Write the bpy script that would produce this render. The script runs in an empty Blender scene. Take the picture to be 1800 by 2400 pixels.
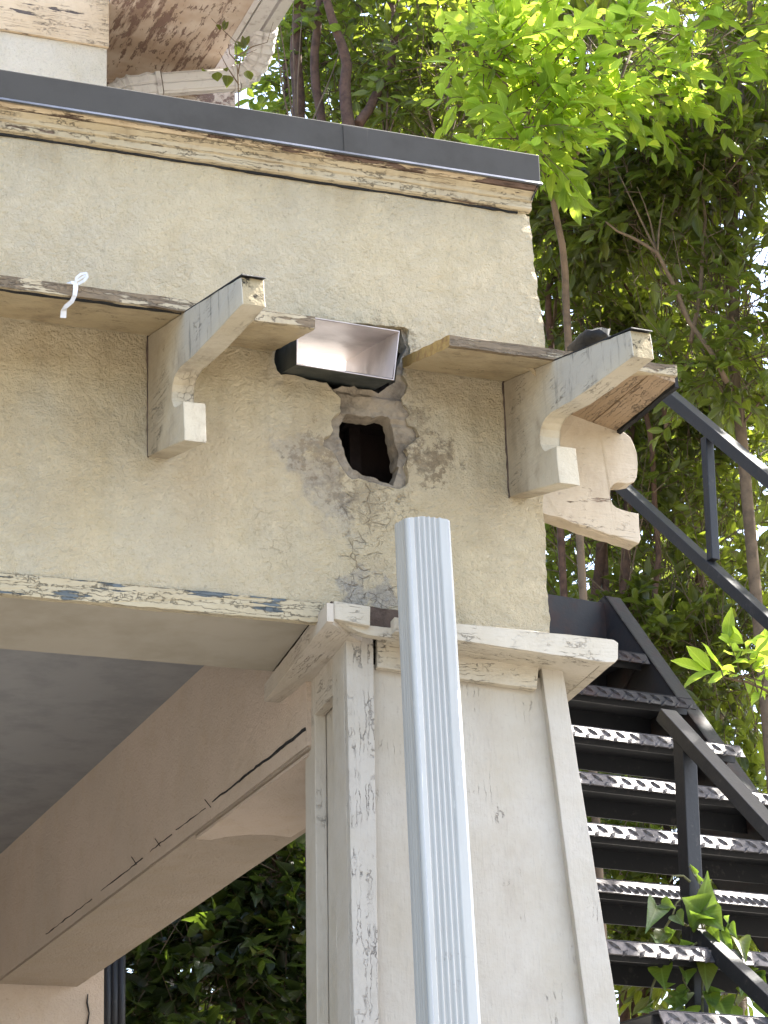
import bpy, bmesh, math, random
import numpy as np
from mathutils import Vector, Matrix, noise
from mathutils.geometry import delaunay_2d_cdt

random.seed(7)
rng = np.random.default_rng(11)
SC = bpy.context.scene
COL = SC.collection

# ------------------------------------------------------------------ camera, world, sun, exposure
# world: X along the porch front, Y into the house, Z up; the lower right corner of the porch beam is the origin
F = 6280.0
def rotmat(p, r, y):
    cy, sy = math.cos(y), math.sin(y)
    M = np.array([[math.cos(r), -math.sin(r), 0], [math.sin(r), math.cos(r), 0], [0, 0, 1]]) @ \
        np.array([[1, 0, 0], [0, math.cos(p), math.sin(p)], [0, -math.sin(p), math.cos(p)]])
    return np.array([M @ np.array([cy, 0, sy]), M @ np.array([-sy, 0, cy]), M @ np.array([0, -1.0, 0])])
R = rotmat(math.radians(20.3), math.radians(-1.9), math.radians(22.1))
def ray(px, py):
    v = R @ np.array([px - 900.0, py - 1200.0, F])
    return v / np.linalg.norm(v)
CAM = -ray(1285, 1481) * 8.0
def at(px, py, n, d):
    n = np.array(n, float); r = ray(px, py)
    return CAM + r * ((d - n @ CAM) / (n @ r))
def pY(px, py, y=0.0): return at(px, py, (0, 1, 0), y)
def pX(px, py, x): return at(px, py, (1, 0, 0), x)
def pZ(px, py, z): return at(px, py, (0, 0, 1), z)
def proj(P):
    c = (np.asarray(P) - CAM) @ R
    return 900 + F * c[..., 0] / c[..., 2], 1200 + F * c[..., 1] / c[..., 2], c[..., 2]

cd = bpy.data.cameras.new('camera'); cam = bpy.data.objects.new('camera', cd); COL.objects.link(cam)
cd.lens = F / 2400 * 36; cd.sensor_width = 36; cd.sensor_fit = 'AUTO'; cd.clip_end = 500; cd.clip_start = 0.05
cm = Matrix.Identity(4)
for i in range(3):
    cm[i][0] = R[i][0]; cm[i][1] = -R[i][1]; cm[i][2] = -R[i][2]; cm[i][3] = CAM[i]
cam.matrix_world = cm
SC.camera = cam

SUN = Vector((0.60, 0.06, 0.80)).normalized()
w = bpy.data.worlds.new('World'); SC.world = w; w.use_nodes = True
wn = w.node_tree.nodes; wl = w.node_tree.links
sky = wn.new('ShaderNodeTexSky'); sky.sky_type = 'NISHITA'; sky.sun_disc = False
sky.sun_elevation = math.asin(SUN.z); sky.sun_rotation = math.atan2(SUN.x, SUN.y)
sky.air_density = 1.0; sky.dust_density = 3.0; sky.ozone_density = 1.0
wl.new(sky.outputs[0], wn['Background'].inputs['Color']); wn['Background'].inputs['Strength'].default_value = 0.15
ld = bpy.data.lights.new('sun', 'SUN'); ld.energy = 5.0; ld.angle = math.radians(0.5); ld.color = (1, 0.95, 0.86)
sun = bpy.data.objects.new('sun', ld); COL.objects.link(sun); sun.rotation_euler = SUN.to_track_quat('Z', 'Y').to_euler()
sun.location = (4, 0, 9)
SC.view_settings.view_transform = 'Standard'; SC.view_settings.look = 'None'
SC.view_settings.exposure = 2.5; SC.view_settings.gamma = 1.0
SC.view_settings.use_curve_mapping = False

# ------------------------------------------------------------------ material helpers
KC = 0.84                                    # all paint and stucco albedos share this level
def lv(c): return tuple(a * KC for a in c)
class NT:
    def __init__(self, name):
        self.m = bpy.data.materials.new(name); self.m.use_nodes = True
        self.t = self.m.node_tree; self.t.nodes.clear()
        self.out = self.t.nodes.new('ShaderNodeOutputMaterial')
    def n(self, typ, **kw):
        nd = self.t.nodes.new(typ)
        for k, v in kw.items():
            if k.startswith('_'): setattr(nd, k[1:], v)
        for k, v in kw.items():
            if not k.startswith('_'):
                self.put(nd, int(k[1:]) if k[0] == 'i' and k[1:].isdigit() else k, v)
        return nd
    def put(self, nd, key, v):
        s = nd.inputs[key]
        if isinstance(v, bpy.types.NodeSocket): self.t.links.new(v, s)
        elif isinstance(v, bpy.types.Node): self.t.links.new(v.outputs[0], s)
        else:
            if isinstance(v, tuple) and len(v) == 3 and s.type == 'RGBA': v = v + (1,)
            s.default_value = v
    def math(self, op, a, b=0.0, c=0.0, clamp=False):
        return self.n('ShaderNodeMath', _operation=op, _use_clamp=clamp, i0=a, i1=b, i2=c).outputs[0]
    def noise(self, vec, scale, detail=4, rough=0.55, dist=0.0):
        return self.n('ShaderNodeTexNoise', Vector=vec, Scale=float(scale), Detail=float(detail), Roughness=rough, Distortion=dist).outputs[0]
    def ramp(self, fac, lo, hi):
        return self.n('ShaderNodeMapRange', _clamp=True, _interpolation_type='SMOOTHSTEP', Value=fac, **{'From Min': lo, 'From Max': hi}).outputs[0]
    def mix(self, fac, a, b, mode='MIX'):
        nd = self.t.nodes.new('ShaderNodeMix'); nd.data_type = 'RGBA'; nd.blend_type = mode
        for i, v in ((0, fac), (6, a), (7, b)):
            self.put(nd, i, v)
        return nd.outputs[2]
    def scale(self, vec, s):
        return self.n('ShaderNodeVectorMath', _operation='MULTIPLY', i0=vec, i1=s).outputs[0]
    def add(self, a, b):
        return self.n('ShaderNodeVectorMath', _operation='ADD', i0=a, i1=b).outputs[0]
    def pos(self): return self.n('ShaderNodeNewGeometry').outputs['Position']
    def obj(self): return self.n('ShaderNodeTexCoord').outputs['Object']
    def bump(self, h, dist, strength=1.0, normal=None):
        nd = self.n('ShaderNodeBump', Height=h, Distance=dist, Strength=strength)
        if normal is not None: self.t.links.new(normal, nd.inputs['Normal'])
        return nd.outputs[0]
    def bsdf(self, col, rough, metal=0.0, normal=None, spec=0.4):
        b = self.n('ShaderNodeBsdfPrincipled', Roughness=rough, Metallic=metal)
        self.put(b, 'Base Color', col); b.inputs['Specular IOR Level'].default_value = spec
        if normal is not None: self.t.links.new(normal, b.inputs['Normal'])
        self.t.links.new(b.outputs[0], self.out.inputs[0])
        return b
    def near(self, pos, p, r, wobble=None):
        d = self.n('ShaderNodeVectorMath', _operation='DISTANCE', i0=pos, i1=p).outputs['Value']
        if wobble is not None: d = self.math('ADD', d, wobble)
        return self.n('ShaderNodeMapRange', _clamp=True, _interpolation_type='SMOOTHSTEP', Value=d,
                      **{'From Min': r, 'From Max': r * 0.35}).outputs[0]

def stucco(name, c1, c2, stains=True, relief=1.0):
    c1, c2 = lv(c1), lv(c2); k = NT(name); P = k.pos()
    big = k.ramp(k.noise(P, 2.3, 4, 0.6), 0.35, 0.68)
    col = k.mix(big, c1, c2)
    mid = k.ramp(k.noise(P, 9, 5, 0.65), 0.45, 0.72)
    col = k.mix(k.math('MULTIPLY', mid, 0.38), col, tuple(a * b for a, b in zip(c1, (0.86, 0.82, 0.70))))
    fine = k.ramp(k.noise(P, 90, 4, 0.7), 0.52, 0.75)
    col = k.mix(k.math('MULTIPLY', fine, 0.25), col, tuple(a * 0.6 for a in c1))
    speck = k.ramp(k.noise(P, 33, 2, 0.5), 0.70, 0.76)
    col = k.mix(k.math('MULTIPLY', speck, 0.25), col, (0.13, 0.10, 0.07))
    Pw = k.add(P, k.scale(k.n('ShaderNodeTexNoise', Vector=P, Scale=14.0, Detail=3.0).outputs[1], (0.035, 0.035, 0.035)))
    h1 = k.noise(Pw, 70, 6, 0.70)
    h2 = k.noise(P, 150, 3, 0.6)
    h3 = k.noise(P, 6, 3, 0.5)
    h = k.math('ADD', k.math('MULTIPLY', h1, 1.35), k.math('MULTIPLY', h2, 0.35))
    h = k.math('ADD', h, k.math('MULTIPLY', h3, 0.9))
    if stains:
        wob = k.math('MULTIPLY', k.math('SUBTRACT', k.noise(P, 13, 4, 0.65), 0.5), 0.30)
        wob2 = k.math('MULTIPLY', k.math('SUBTRACT', k.noise(P, 46, 5, 0.75), 0.5), 0.42)
        def sp(px, py): return tuple(pY(px, py))
        # lime wash / grey-white water marks where the downspout was torn away
        for (px, py, r, a) in ((690, 1045, .075, .6), (735, 1100, .09, .7), (765, 1165, .09, .55), (800, 1235, .08, .4),
                               (840, 1390, .085, .85), (885, 1405, .07, .8)):
            col = k.mix(k.math('MULTIPLY', k.near(P, sp(px, py), r, wob), a), col, (0.40, 0.37, 0.315))
        # dirty brown-grey round the hole
        for (px, py, r, a) in ((1000, 1075, .075, .8), (1035, 1075, .06, .7), (735, 1060, .06, .75), (860, 1165, .11, .55),
                               (960, 1010, .09, .6), (780, 1120, .08, .45), (960, 900, .10, .35), (930, 800, .06, .6)):
            col = k.mix(k.math('MULTIPLY', k.near(P, sp(px, py), r, k.math('ADD', wob, wob2)), a * .68), col, (0.12, 0.092, 0.066))
        # crazing cracks below the hole
        vor = k.n('ShaderNodeTexVoronoi', _feature='DISTANCE_TO_EDGE', Vector=Pw, Scale=19.0).outputs[0]
        vor2 = k.n('ShaderNodeTexVoronoi', _feature='DISTANCE_TO_EDGE', Vector=k.add(Pw, (3.1, 1.7, 0.4)), Scale=34.0).outputs[0]
        crk = k.math('MAXIMUM', k.ramp(vor, 0.035, 0.008), k.math('MULTIPLY', k.ramp(vor2, 0.03, 0.006), 0.6))
        reg = k.math('MAXIMUM', k.near(P, sp(880, 1180), .15, wob), k.near(P, sp(850, 1290), .12, wob))
        reg = k.math('MAXIMUM', reg, k.near(P, sp(860, 1400), .13, wob))
        hair = k.math('MULTIPLY', k.ramp(k.noise(P, 3.1, 3, 0.5), 0.58, 0.70), 0.35)
        crk = k.math('MULTIPLY', crk, k.math('MAXIMUM', reg, hair))
        crk = k.math('MULTIPLY', crk, k.ramp(k.noise(P, 30, 4, .7), 0.42, 0.58))
        col = k.mix(k.math('MULTIPLY', crk, 0.45), col, (0.10, 0.07, 0.04))
        h = k.math('SUBTRACT', h, k.math('MULTIPLY', crk, 0.9))
        # run-off stain under the coping and warm tan tint below the ledge boards
        sep = k.n('ShaderNodeSeparateXYZ', i0=P); z = sep.outputs[2]
        dr = k.math('MULTIPLY', k.ramp(z, 1.18, 1.40), k.ramp(k.noise(k.scale(P, (9, 9, 1.1)), 1, 4, .6), 0.42, 0.7))
        col = k.mix(k.math('MULTIPLY', dr, 0.35), col, (0.34, 0.25, 0.13))
        lo = k.math('MULTIPLY', k.ramp(z, 0.98, 0.80), k.ramp(z, -0.1, 0.45))
        dp = k.math('MULTIPLY', k.ramp(k.noise(k.scale(P, (13, 13, .9)), 1.0, 5, .65), .50, .70), k.math('MULTIPLY', k.ramp(z, .82, .70), k.ramp(z, .05, .55)))
        col = k.mix(k.math('MULTIPLY', dp, .24), col, (0.27, 0.205, 0.125))
        warm = k.math('MULTIPLY', lo, k.ramp(k.noise(P, 5, 4, .6), 0.3, 0.75))
        col = k.mix(k.math('MULTIPLY', warm, 0.40), col, (0.46, 0.34, 0.185))
    col = k.mix(k.math('MULTIPLY', k.ramp(h1, .47, .30), .36 * min(1, relief)), col, tuple(a * .55 for a in c1))  # hollows of the relief darkened, their shade painted into the colour
    nb = k.bump(h, 0.019 * relief, 1.0)
    k.bsdf(col, 0.92, 0, nb, 0.2)
    return k.m

def wood_paint(name, paint, bare, peel=0.5, axis=0, crack=0.6, dirt=(0.20, 0.16, 0.11), dirt_amt=0.4, rough=0.6, weather=False):
    """painted boards: fine cracks along the grain, flaked spots with bare wood below"""
    paint, bare, dirt = lv(paint), lv(bare), lv(dirt); k = NT(name); P = k.pos()
    s = [1.0, 1.0, 1.0]; s[axis] = 0.10
    g = k.scale(P, tuple(s))
    tone = k.ramp(k.noise(P, 4, 4, .6), 0.3, 0.75)
    col = k.mix(tone, paint, tuple(a * b for a, b in zip(paint, (0.88, 0.85, 0.78))))
    dr = k.ramp(k.noise(k.scale(P, (5, 5, 3)), 1.6, 6, .7), 0.45, 0.8)
    col = k.mix(k.math('MULTIPLY', dr, dirt_amt), col, dirt)
    grain = k.noise(g, 120, 4, .65)
    col = k.mix(k.math('MULTIPLY', k.ramp(grain, .55, .75), 0.25), col, tuple(a * 0.55 for a in paint))
    if weather:                                # grey bleached outer end, browner and darker towards the wall
        sx = k.n('ShaderNodeSeparateXYZ', i0=P); yy = k.math('ADD', sx.outputs[1], k.math('MULTIPLY', k.math('SUBTRACT', k.noise(P, 9, 5, .65), .5), .35))
        up = k.math('MULTIPLY', k.ramp(yy, -.22, -.48), k.ramp(sx.outputs[2], .50, .60))
        col = k.mix(k.math('MULTIPLY', up, .85), col, (0.36, 0.33, 0.27))
        col = k.mix(k.math('MULTIPLY', k.ramp(yy, -.30, -.02), .55), col, (0.185, 0.145, 0.095))
        st = k.math('MULTIPLY', k.ramp(k.noise(k.scale(P, (12, 30, 4)), 1.0, 5, .7), .54, .66), up)
        col = k.mix(k.math('MULTIPLY', st, .7), col, (0.09, 0.09, 0.08))
    s2 = [1.0, 1.0, 1.0]; s2[axis] = 0.055
    gw = k.add(k.scale(P, tuple(s2)), k.scale(k.n('ShaderNodeTexNoise', Vector=P, Scale=34.0, Detail=4.0, Roughness=.7).outputs[1], (0.018, 0.018, 0.018)))
    vor = k.n('ShaderNodeTexVoronoi', _feature='DISTANCE_TO_EDGE', Vector=gw, Scale=58.0).outputs[0]
    brk = k.ramp(k.noise(P, 55, 3, .7), 0.36, 0.54)
    crk = k.math('MULTIPLY', k.math('MULTIPLY', k.ramp(vor, 0.045, 0.006), brk), k.ramp(k.noise(P, 7, 4, .65), 0.60 - crack * 0.22, 0.76 - crack * 0.22))
    col = k.mix(k.math('MULTIPLY', crk, 0.75), col, tuple(a * 0.33 for a in paint))
    col = k.mix(k.math('MULTIPLY', k.ramp(k.noise(P, 75, 3, .6), .60, .72), .22), col, tuple(a * 0.6 for a in paint))
    pn = k.noise(g, 26, 6, .68)
    pm = k.noise(P, 5.5, 3, .6)
    pv = k.math('ADD', k.math('MULTIPLY', pn, 0.6), k.math('MULTIPLY', pm, 0.4))
    t = 0.74 - peel * 0.26
    flake = k.ramp(pv, t, t + 0.012)
    bcol = k.mix(k.ramp(grain, .3, .7), tuple(a * 0.6 for a in bare), bare)
    col = k.mix(flake, col, bcol)
    h = k.math('ADD', k.math('MULTIPLY', grain, 0.25), k.math('MULTIPLY', flake, -0.8))
    h = k.math('SUBTRACT', h, k.math('MULTIPLY', crk, 0.8))
    h = k.math('ADD', h, k.math('MULTIPLY', k.noise(P, 30, 3, .6), 0.5))
    k.bsdf(col, rough, 0, k.bump(h, 0.0055, 1.0), 0.3)
    return k.m

def plain(name, c, rough=0.6, metal=0.0, var=0.25, scale=12, bumpd=0.001, bscale=60, c2=None, spec=0.4, cut=(0.4, 0.7)):
    c = lv(c); c2 = lv(c2) if c2 else None; k = NT(name); P = k.pos()
    v = k.ramp(k.noise(P, scale, 5, .65), *cut)
    col = k.mix(v, c, c2 if c2 else tuple(a * (1 - var) for a in c))
    nb = k.bump(k.noise(P, bscale, 4, .6), bumpd, 0.8)
    rr = k.math('ADD', k.math('MULTIPLY', v, 0.12), rough)
    k.bsdf(col, rr, metal, nb, spec)
    return k.m

def leafmat(name, refl, trans, dark, gloss=0.32, tw=0.45):
    k = NT(name)
    isl = k.n('ShaderNodeNewGeometry').outputs['Random Per Island']
    oi = k.n('ShaderNodeObjectInfo').outputs['Random']
    r = k.math('FRACT', k.math('ADD', isl, oi))
    uv = k.n('ShaderNodeUVMap').outputs[0]
    sx = k.n('ShaderNodeSeparateXYZ', i0=uv)
    mid = k.ramp(k.math('ABSOLUTE', k.math('SUBTRACT', sx.outputs[1], 0.5)), 0.05, 0.01)
    saw = k.math('ADD', k.math('MULTIPLY', sx.outputs[0], 7.0), k.math('MULTIPLY', k.math('ABSOLUTE', k.math('SUBTRACT', sx.outputs[1], 0.5)), -5.0))
    vein = k.ramp(k.math('ABSOLUTE', k.math('SUBTRACT', k.math('FRACT', saw), 0.5)), 0.08, 0.02)
    vein = k.math('MULTIPLY', k.math('MAXIMUM', mid, k.math('MULTIPLY', vein, 0.5)), 0.5)
    c = k.mix(r, refl, dark)
    c = k.mix(k.math('MULTIPLY', k.ramp(r, .9, 1), .6), c, (0.16, 0.14, 0.03))
    c = k.mix(vein, c, tuple(min(1, a * 1.9 + .02) for a in refl))
    t = k.mix(r, trans, tuple(a * 0.72 for a in trans))
    t = k.mix(vein, t, tuple(min(1, a * 1.25 + .05) for a in trans))
    b = k.n('ShaderNodeBsdfPrincipled', Roughness=gloss); k.put(b, 'Base Color', c); b.inputs['Specular IOR Level'].default_value = 0.45
    tr = k.n('ShaderNodeBsdfTranslucent', Color=t)
    k.put(b, 'Normal', k.bump(vein, 0.002, 0.5))
    mx = k.n('ShaderNodeMixShader', i0=tw, i1=b.outputs[0], i2=tr.outputs[0])
    k.t.links.new(mx.outputs[0], k.out.inputs[0])
    return k.m

def deck_mat():
    k = NT('stained_soffit'); P = k.pos()
    st = k.noise(k.scale(P, (11, .9, 11)), 1.0, 5, .66)
    sp = k.noise(k.scale(P, (1, .30, 1)), 34, 6, .75)
    a = k.ramp(st, 0.53, 0.60); b = k.ramp(k.math('ADD', k.math('MULTIPLY', sp, .6), k.math('MULTIPLY', st, .4)), 0.525, 0.56)
    base = k.mix(k.ramp(k.noise(P, 3, 4, .6), .35, .7), (0.44, 0.36, 0.29), (0.30, 0.215, 0.15))
    col = k.mix(k.math('MULTIPLY', a, .75), base, (0.17, 0.105, 0.075))
    col = k.mix(k.math('MULTIPLY', b, .9), col, (0.14, 0.085, 0.065))
    k.bsdf(col, .75, 0, k.bump(b, -0.002, .8), .3)
    return k.m

M = {}
M['stucco'] = stucco('cream_stucco', (0.74, 0.625, 0.415), (0.66, 0.58, 0.42))
M['stucco_far'] = stucco('house_stucco', (0.76, 0.69, 0.57), (0.70, 0.64, 0.53), stains=False, relief=0.8)
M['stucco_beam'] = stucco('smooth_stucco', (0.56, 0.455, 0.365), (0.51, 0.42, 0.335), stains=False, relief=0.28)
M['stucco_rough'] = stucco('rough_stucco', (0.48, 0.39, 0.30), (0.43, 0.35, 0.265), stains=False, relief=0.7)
M['mortar'] = plain('broken_mortar', (0.30, 0.25, 0.185), .95, 0, .5, 14, .012, 38, c2=(0.14, 0.113, 0.085), spec=.1)
M['cavity'] = plain('shaded_framing', (0.020, 0.010, 0.007), .9, 0, .5, 10, .003, 30)  # taken to near-black, so the darkness of the hole is in the colour
M['column'] = wood_paint('column_paint', (0.49, 0.445, 0.375), (0.40, 0.36, 0.28), peel=0.06, axis=2, crack=0.12, dirt=(0.33, 0.28, 0.22), dirt_amt=.35)
M['column_crazed'] = wood_paint('crazed_column_paint', (0.49, 0.45, 0.39), (0.38, 0.34, 0.27), peel=0.15, axis=2, crack=0.8, dirt=(0.30, 0.26, 0.21), dirt_amt=.4)
M['cap'] = wood_paint('cap_paint', (0.54, 0.485, 0.39), (0.33, 0.27, 0.19), peel=0.15, axis=0, crack=0.8, dirt=(0.26, 0.21, 0.15), dirt_amt=.45)
M['cap_side'] = wood_paint('cap_side_paint', (0.52, 0.465, 0.39), (0.33, 0.27, 0.19), peel=0.12, axis=1, crack=0.5, dirt=(0.28, 0.23, 0.17), dirt_amt=.35)
M['bracket'] = wood_paint('bracket_paint', (0.54, 0.475, 0.355), (0.22, 0.17, 0.11), peel=0.25, axis=1, crack=0.45, dirt=(0.17, 0.13, 0.08), dirt_amt=.85, weather=True)
M['bracket_side'] = wood_paint('side_bracket_paint', (0.53, 0.445, 0.33), (0.36, 0.25, 0.165), peel=0.5, axis=0, crack=0.4, dirt=(0.27, 0.19, 0.12), dirt_amt=.5)
M['ledge'] = wood_paint('ledge_paint', (0.44, 0.37, 0.25), (0.20, 0.145, 0.085), peel=0.95, axis=0, crack=1.2, dirt=(0.10, 0.066, 0.04), dirt_amt=.95)
M['ledge_under'] = wood_paint('ledge_under_paint', (0.45, 0.365, 0.23), (0.17, 0.12, 0.08), peel=0.2, axis=0, crack=0.6, dirt=(0.16, 0.115, 0.07), dirt_amt=.75)
M['crown'] = wood_paint('crown_paint', (0.47, 0.40, 0.275), (0.17, 0.115, 0.08), peel=0.50, axis=0, crack=1.0, dirt=(0.22, 0.155, 0.085), dirt_amt=.7)
M['crown_top'] = wood_paint('flaked_crown_paint', (0.54, 0.44, 0.30), (0.15, 0.095, 0.07), peel=0.85, axis=0, crack=1.0, dirt=(0.24, 0.15, 0.08), dirt_amt=.6)
M['strip'] = wood_paint('edge_strip_paint', (0.44, 0.375, 0.25), (0.12, 0.14, 0.145), peel=0.78, axis=0, crack=1.5, dirt=(0.30, 0.25, 0.17), dirt_amt=.4)
M['raw'] = wood_paint('raw_plank', (0.36, 0.26, 0.165), (0.26, 0.17, 0.10), peel=0.5, axis=1, crack=1.0, dirt=(0.16, 0.10, 0.06), dirt_amt=.4)
M['yellow'] = plain('broken_end_grain', (0.42, 0.27, 0.085), .8, 0, .5, 30, .003, 80, c2=(0.25, 0.14, 0.05))
M['rotten'] = plain('rotten_wood', (0.36, 0.29, 0.17), .9, 0, .8, 22, .006, 60, c2=(0.02, 0.016, 0.012), cut=(.52, .62))
M['darkwood'] = plain('bare_dark_wood', (0.11, 0.075, 0.055), .85, 0, .5, 25, .004, 90, c2=(0.045, 0.03, 0.022))
M['soffit'] = plain('soffit_paint', (0.36, 0.32, 0.25), .6, 0, .14, 3, .0006, 30, c2=(0.30, 0.265, 0.20))
M['ceiling'] = plain('grey_ceiling_paint', (0.285, 0.285, 0.285), .55, 0, .12, 5, .0008, 18, c2=(0.235, 0.237, 0.24))
M['coping'] = plain('charcoal_metal', (0.052, 0.046, 0.036), .5, 0.0, .2, 6, .0012, 5, spec=.25)
M['drip'] = plain('drip_edge_metal', (0.15, 0.165, 0.19), .33, 0.6, .35, 7, .0008, 9)
def spout_mat():
    k = NT('downspout_enamel'); P = k.pos()
    v = k.ramp(k.noise(k.scale(P, (26, 26, 1.6)), 1.0, 6, .7), .42, .72)
    col = k.mix(k.math('MULTIPLY', v, .55), lv((0.42, 0.42, 0.395)), lv((0.325, 0.325, 0.305)))
    sc_ = k.math('MULTIPLY', k.ramp(k.noise(k.scale(P, (60, 60, 7)), 1.0, 4, .8), .66, .70), .6)
    col = k.mix(sc_, col, lv((0.56, 0.56, 0.53)))
    dt = k.math('MULTIPLY', k.ramp(k.noise(P, 24, 5, .75), .60, .72), k.ramp(k.noise(P, 3, 3, .5), .45, .7))
    col = k.mix(k.math('MULTIPLY', dt, .6), col, lv((0.22, 0.20, 0.165)))
    k.bsdf(col, k.math('ADD', k.math('MULTIPLY', v, .2), .36), 0, k.bump(k.noise(P, 7, 3, .6), .004, .6), .4)
    return k.m
M['spout'] = spout_mat()
M['liner'] = plain('primed_sheet_metal', (0.52, 0.455, 0.425), .48, 0.15, .2, 7, .002, 7, spec=.4)
M['scupper'] = plain('dark_green_metal', (0.045, 0.052, 0.047), .5, 0.1, .4, 10, .0006, 12)
M['white'] = plain('white_roof_paint', (0.80, 0.78, 0.76), .6, 0, .05, 5, .0006, 20)
M['tar'] = plain('roofing_felt', (0.010, 0.010, 0.011), .75, 0, .4, 30, .004, 60)
M['plastic'] = plain('milky_plastic', (0.62, 0.63, 0.66), .3, 0, .1, 30, .0005, 60)
M['steel'] = plain('black_steel_paint', (0.014, 0.015, 0.018), .5, 0, .9, 28, .001, 70, c2=(0.05, 0.046, 0.045), cut=(.58, .72), spec=.35)
M['rust'] = plain('rusty_black_steel', (0.015, 0.013, 0.013), .6, 0, .5, 9, .0015, 50, c2=(0.040, 0.021, 0.016), cut=(.45, .68))
M['plate'] = plain('worn_diamond_plate', (0.125, 0.112, 0.110), .42, 0.25, .4, 40, .0008, 90, c2=(0.07, 0.062, 0.060), cut=(.35, .65))
M['pipe'] = plain('old_white_pipe', (0.50, 0.46, 0.42), .55, 0, .5, 16, .001, 40, c2=(0.27, 0.235, 0.21), cut=(.5, .75))
M['deck'] = deck_mat()
M['house_board'] = wood_paint('house_board_paint', (0.60, 0.47, 0.32), (0.11, 0.085, 0.07), peel=0.62, axis=0, crack=1.0, dirt=(0.40, 0.28, 0.15), dirt_amt=.5)
M['bark_red'] = plain('reddish_bark', (0.125, 0.068, 0.045), .85, 0, .5, 22, .004, 50, c2=(0.065, 0.038, 0.028))
M['bark_grey'] = plain('grey_brown_bark', (0.15, 0.115, 0.085), .9, 0, .5, 22, .004, 50, c2=(0.075, 0.055, 0.04))
M['twig'] = plain('twig_bark', (0.17, 0.115, 0.07), .85, 0, .4, 14, .001, 60, c2=(0.10, 0.07, 0.045))
M['stem'] = plain('green_stem', (0.17, 0.16, 0.07), .7, 0, .3, 14, .001, 60)
M['ground'] = plain('driveway_concrete', (0.23, 0.215, 0.19), .9, 0, .2, 1.2, .002, 30)
M['leaf_ivy'] = leafmat('shaded_ivy_leaf', (0.022, 0.034, 0.012), (0.16, 0.24, 0.02), (0.015, 0.024, 0.009), tw=.35)  # leaf colour darkened in place of shade under the beam
M['leaf'] = leafmat('glossy_leaf', (0.060, 0.072, 0.018), (0.38, 0.47, 0.040), (0.040, 0.048, 0.013))
M['leaf_bright'] = leafmat('sunlit_leaf', (0.085, 0.13, 0.018), (0.66, 0.86, 0.08), (0.06, 0.10, 0.016), tw=.62)  # brighter leaf copy, sunlit look pushed into the transmission colour
M['leaf_dark'] = leafmat('dark_leaf', (0.048, 0.056, 0.016), (0.34, 0.42, 0.035), (0.034, 0.040, 0.013))
M['ivy'] = leafmat('vine_leaf', (0.065, 0.105, 0.022), (0.30, 0.46, 0.04), (0.045, 0.08, 0.022), tw=.42)

# ------------------------------------------------------------------ object helpers
def empty(name, loc, label, cat, group=None):
    o = bpy.data.objects.new(name, None); COL.objects.link(o); o.location = loc
    o.empty_display_size = .1; tag(o, label, cat, group); return o
def tag(o, label=None, cat=None, group=None, kind=None):
    for k_, v in (('label', label), ('category', cat), ('group', group), ('kind', kind)):
        if v: o[k_] = v
    return o
def link(name, me, mats, parent=None, smooth=False):
    o = bpy.data.objects.new(name, me); COL.objects.link(o)
    for m in (mats if isinstance(mats, (list, tuple)) else [mats]): me.materials.append(m)
    if parent is not None:
        o.parent = parent
        inv = Matrix.Translation(Vector(parent.location)).inverted() if parent.parent is None else Matrix.Identity(4)
        if parent.parent is not None:
            inv = (Matrix.Translation(Vector(parent.parent.location))).inverted()
            o.matrix_parent_inverse = inv @ Matrix.Translation(Vector(parent.parent.location)) if False else Matrix.Identity(4)
            o.location = (0, 0, 0)
            # the part itself sits at the thing's base with the inverse stored, so its own frame is the world's
            o.matrix_parent_inverse = Matrix.Identity(4)
        else:
            o.matrix_parent_inverse = inv
    if smooth:
        me.polygons.foreach_set('use_smooth', [True] * len(me.polygons))
    return o

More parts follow.
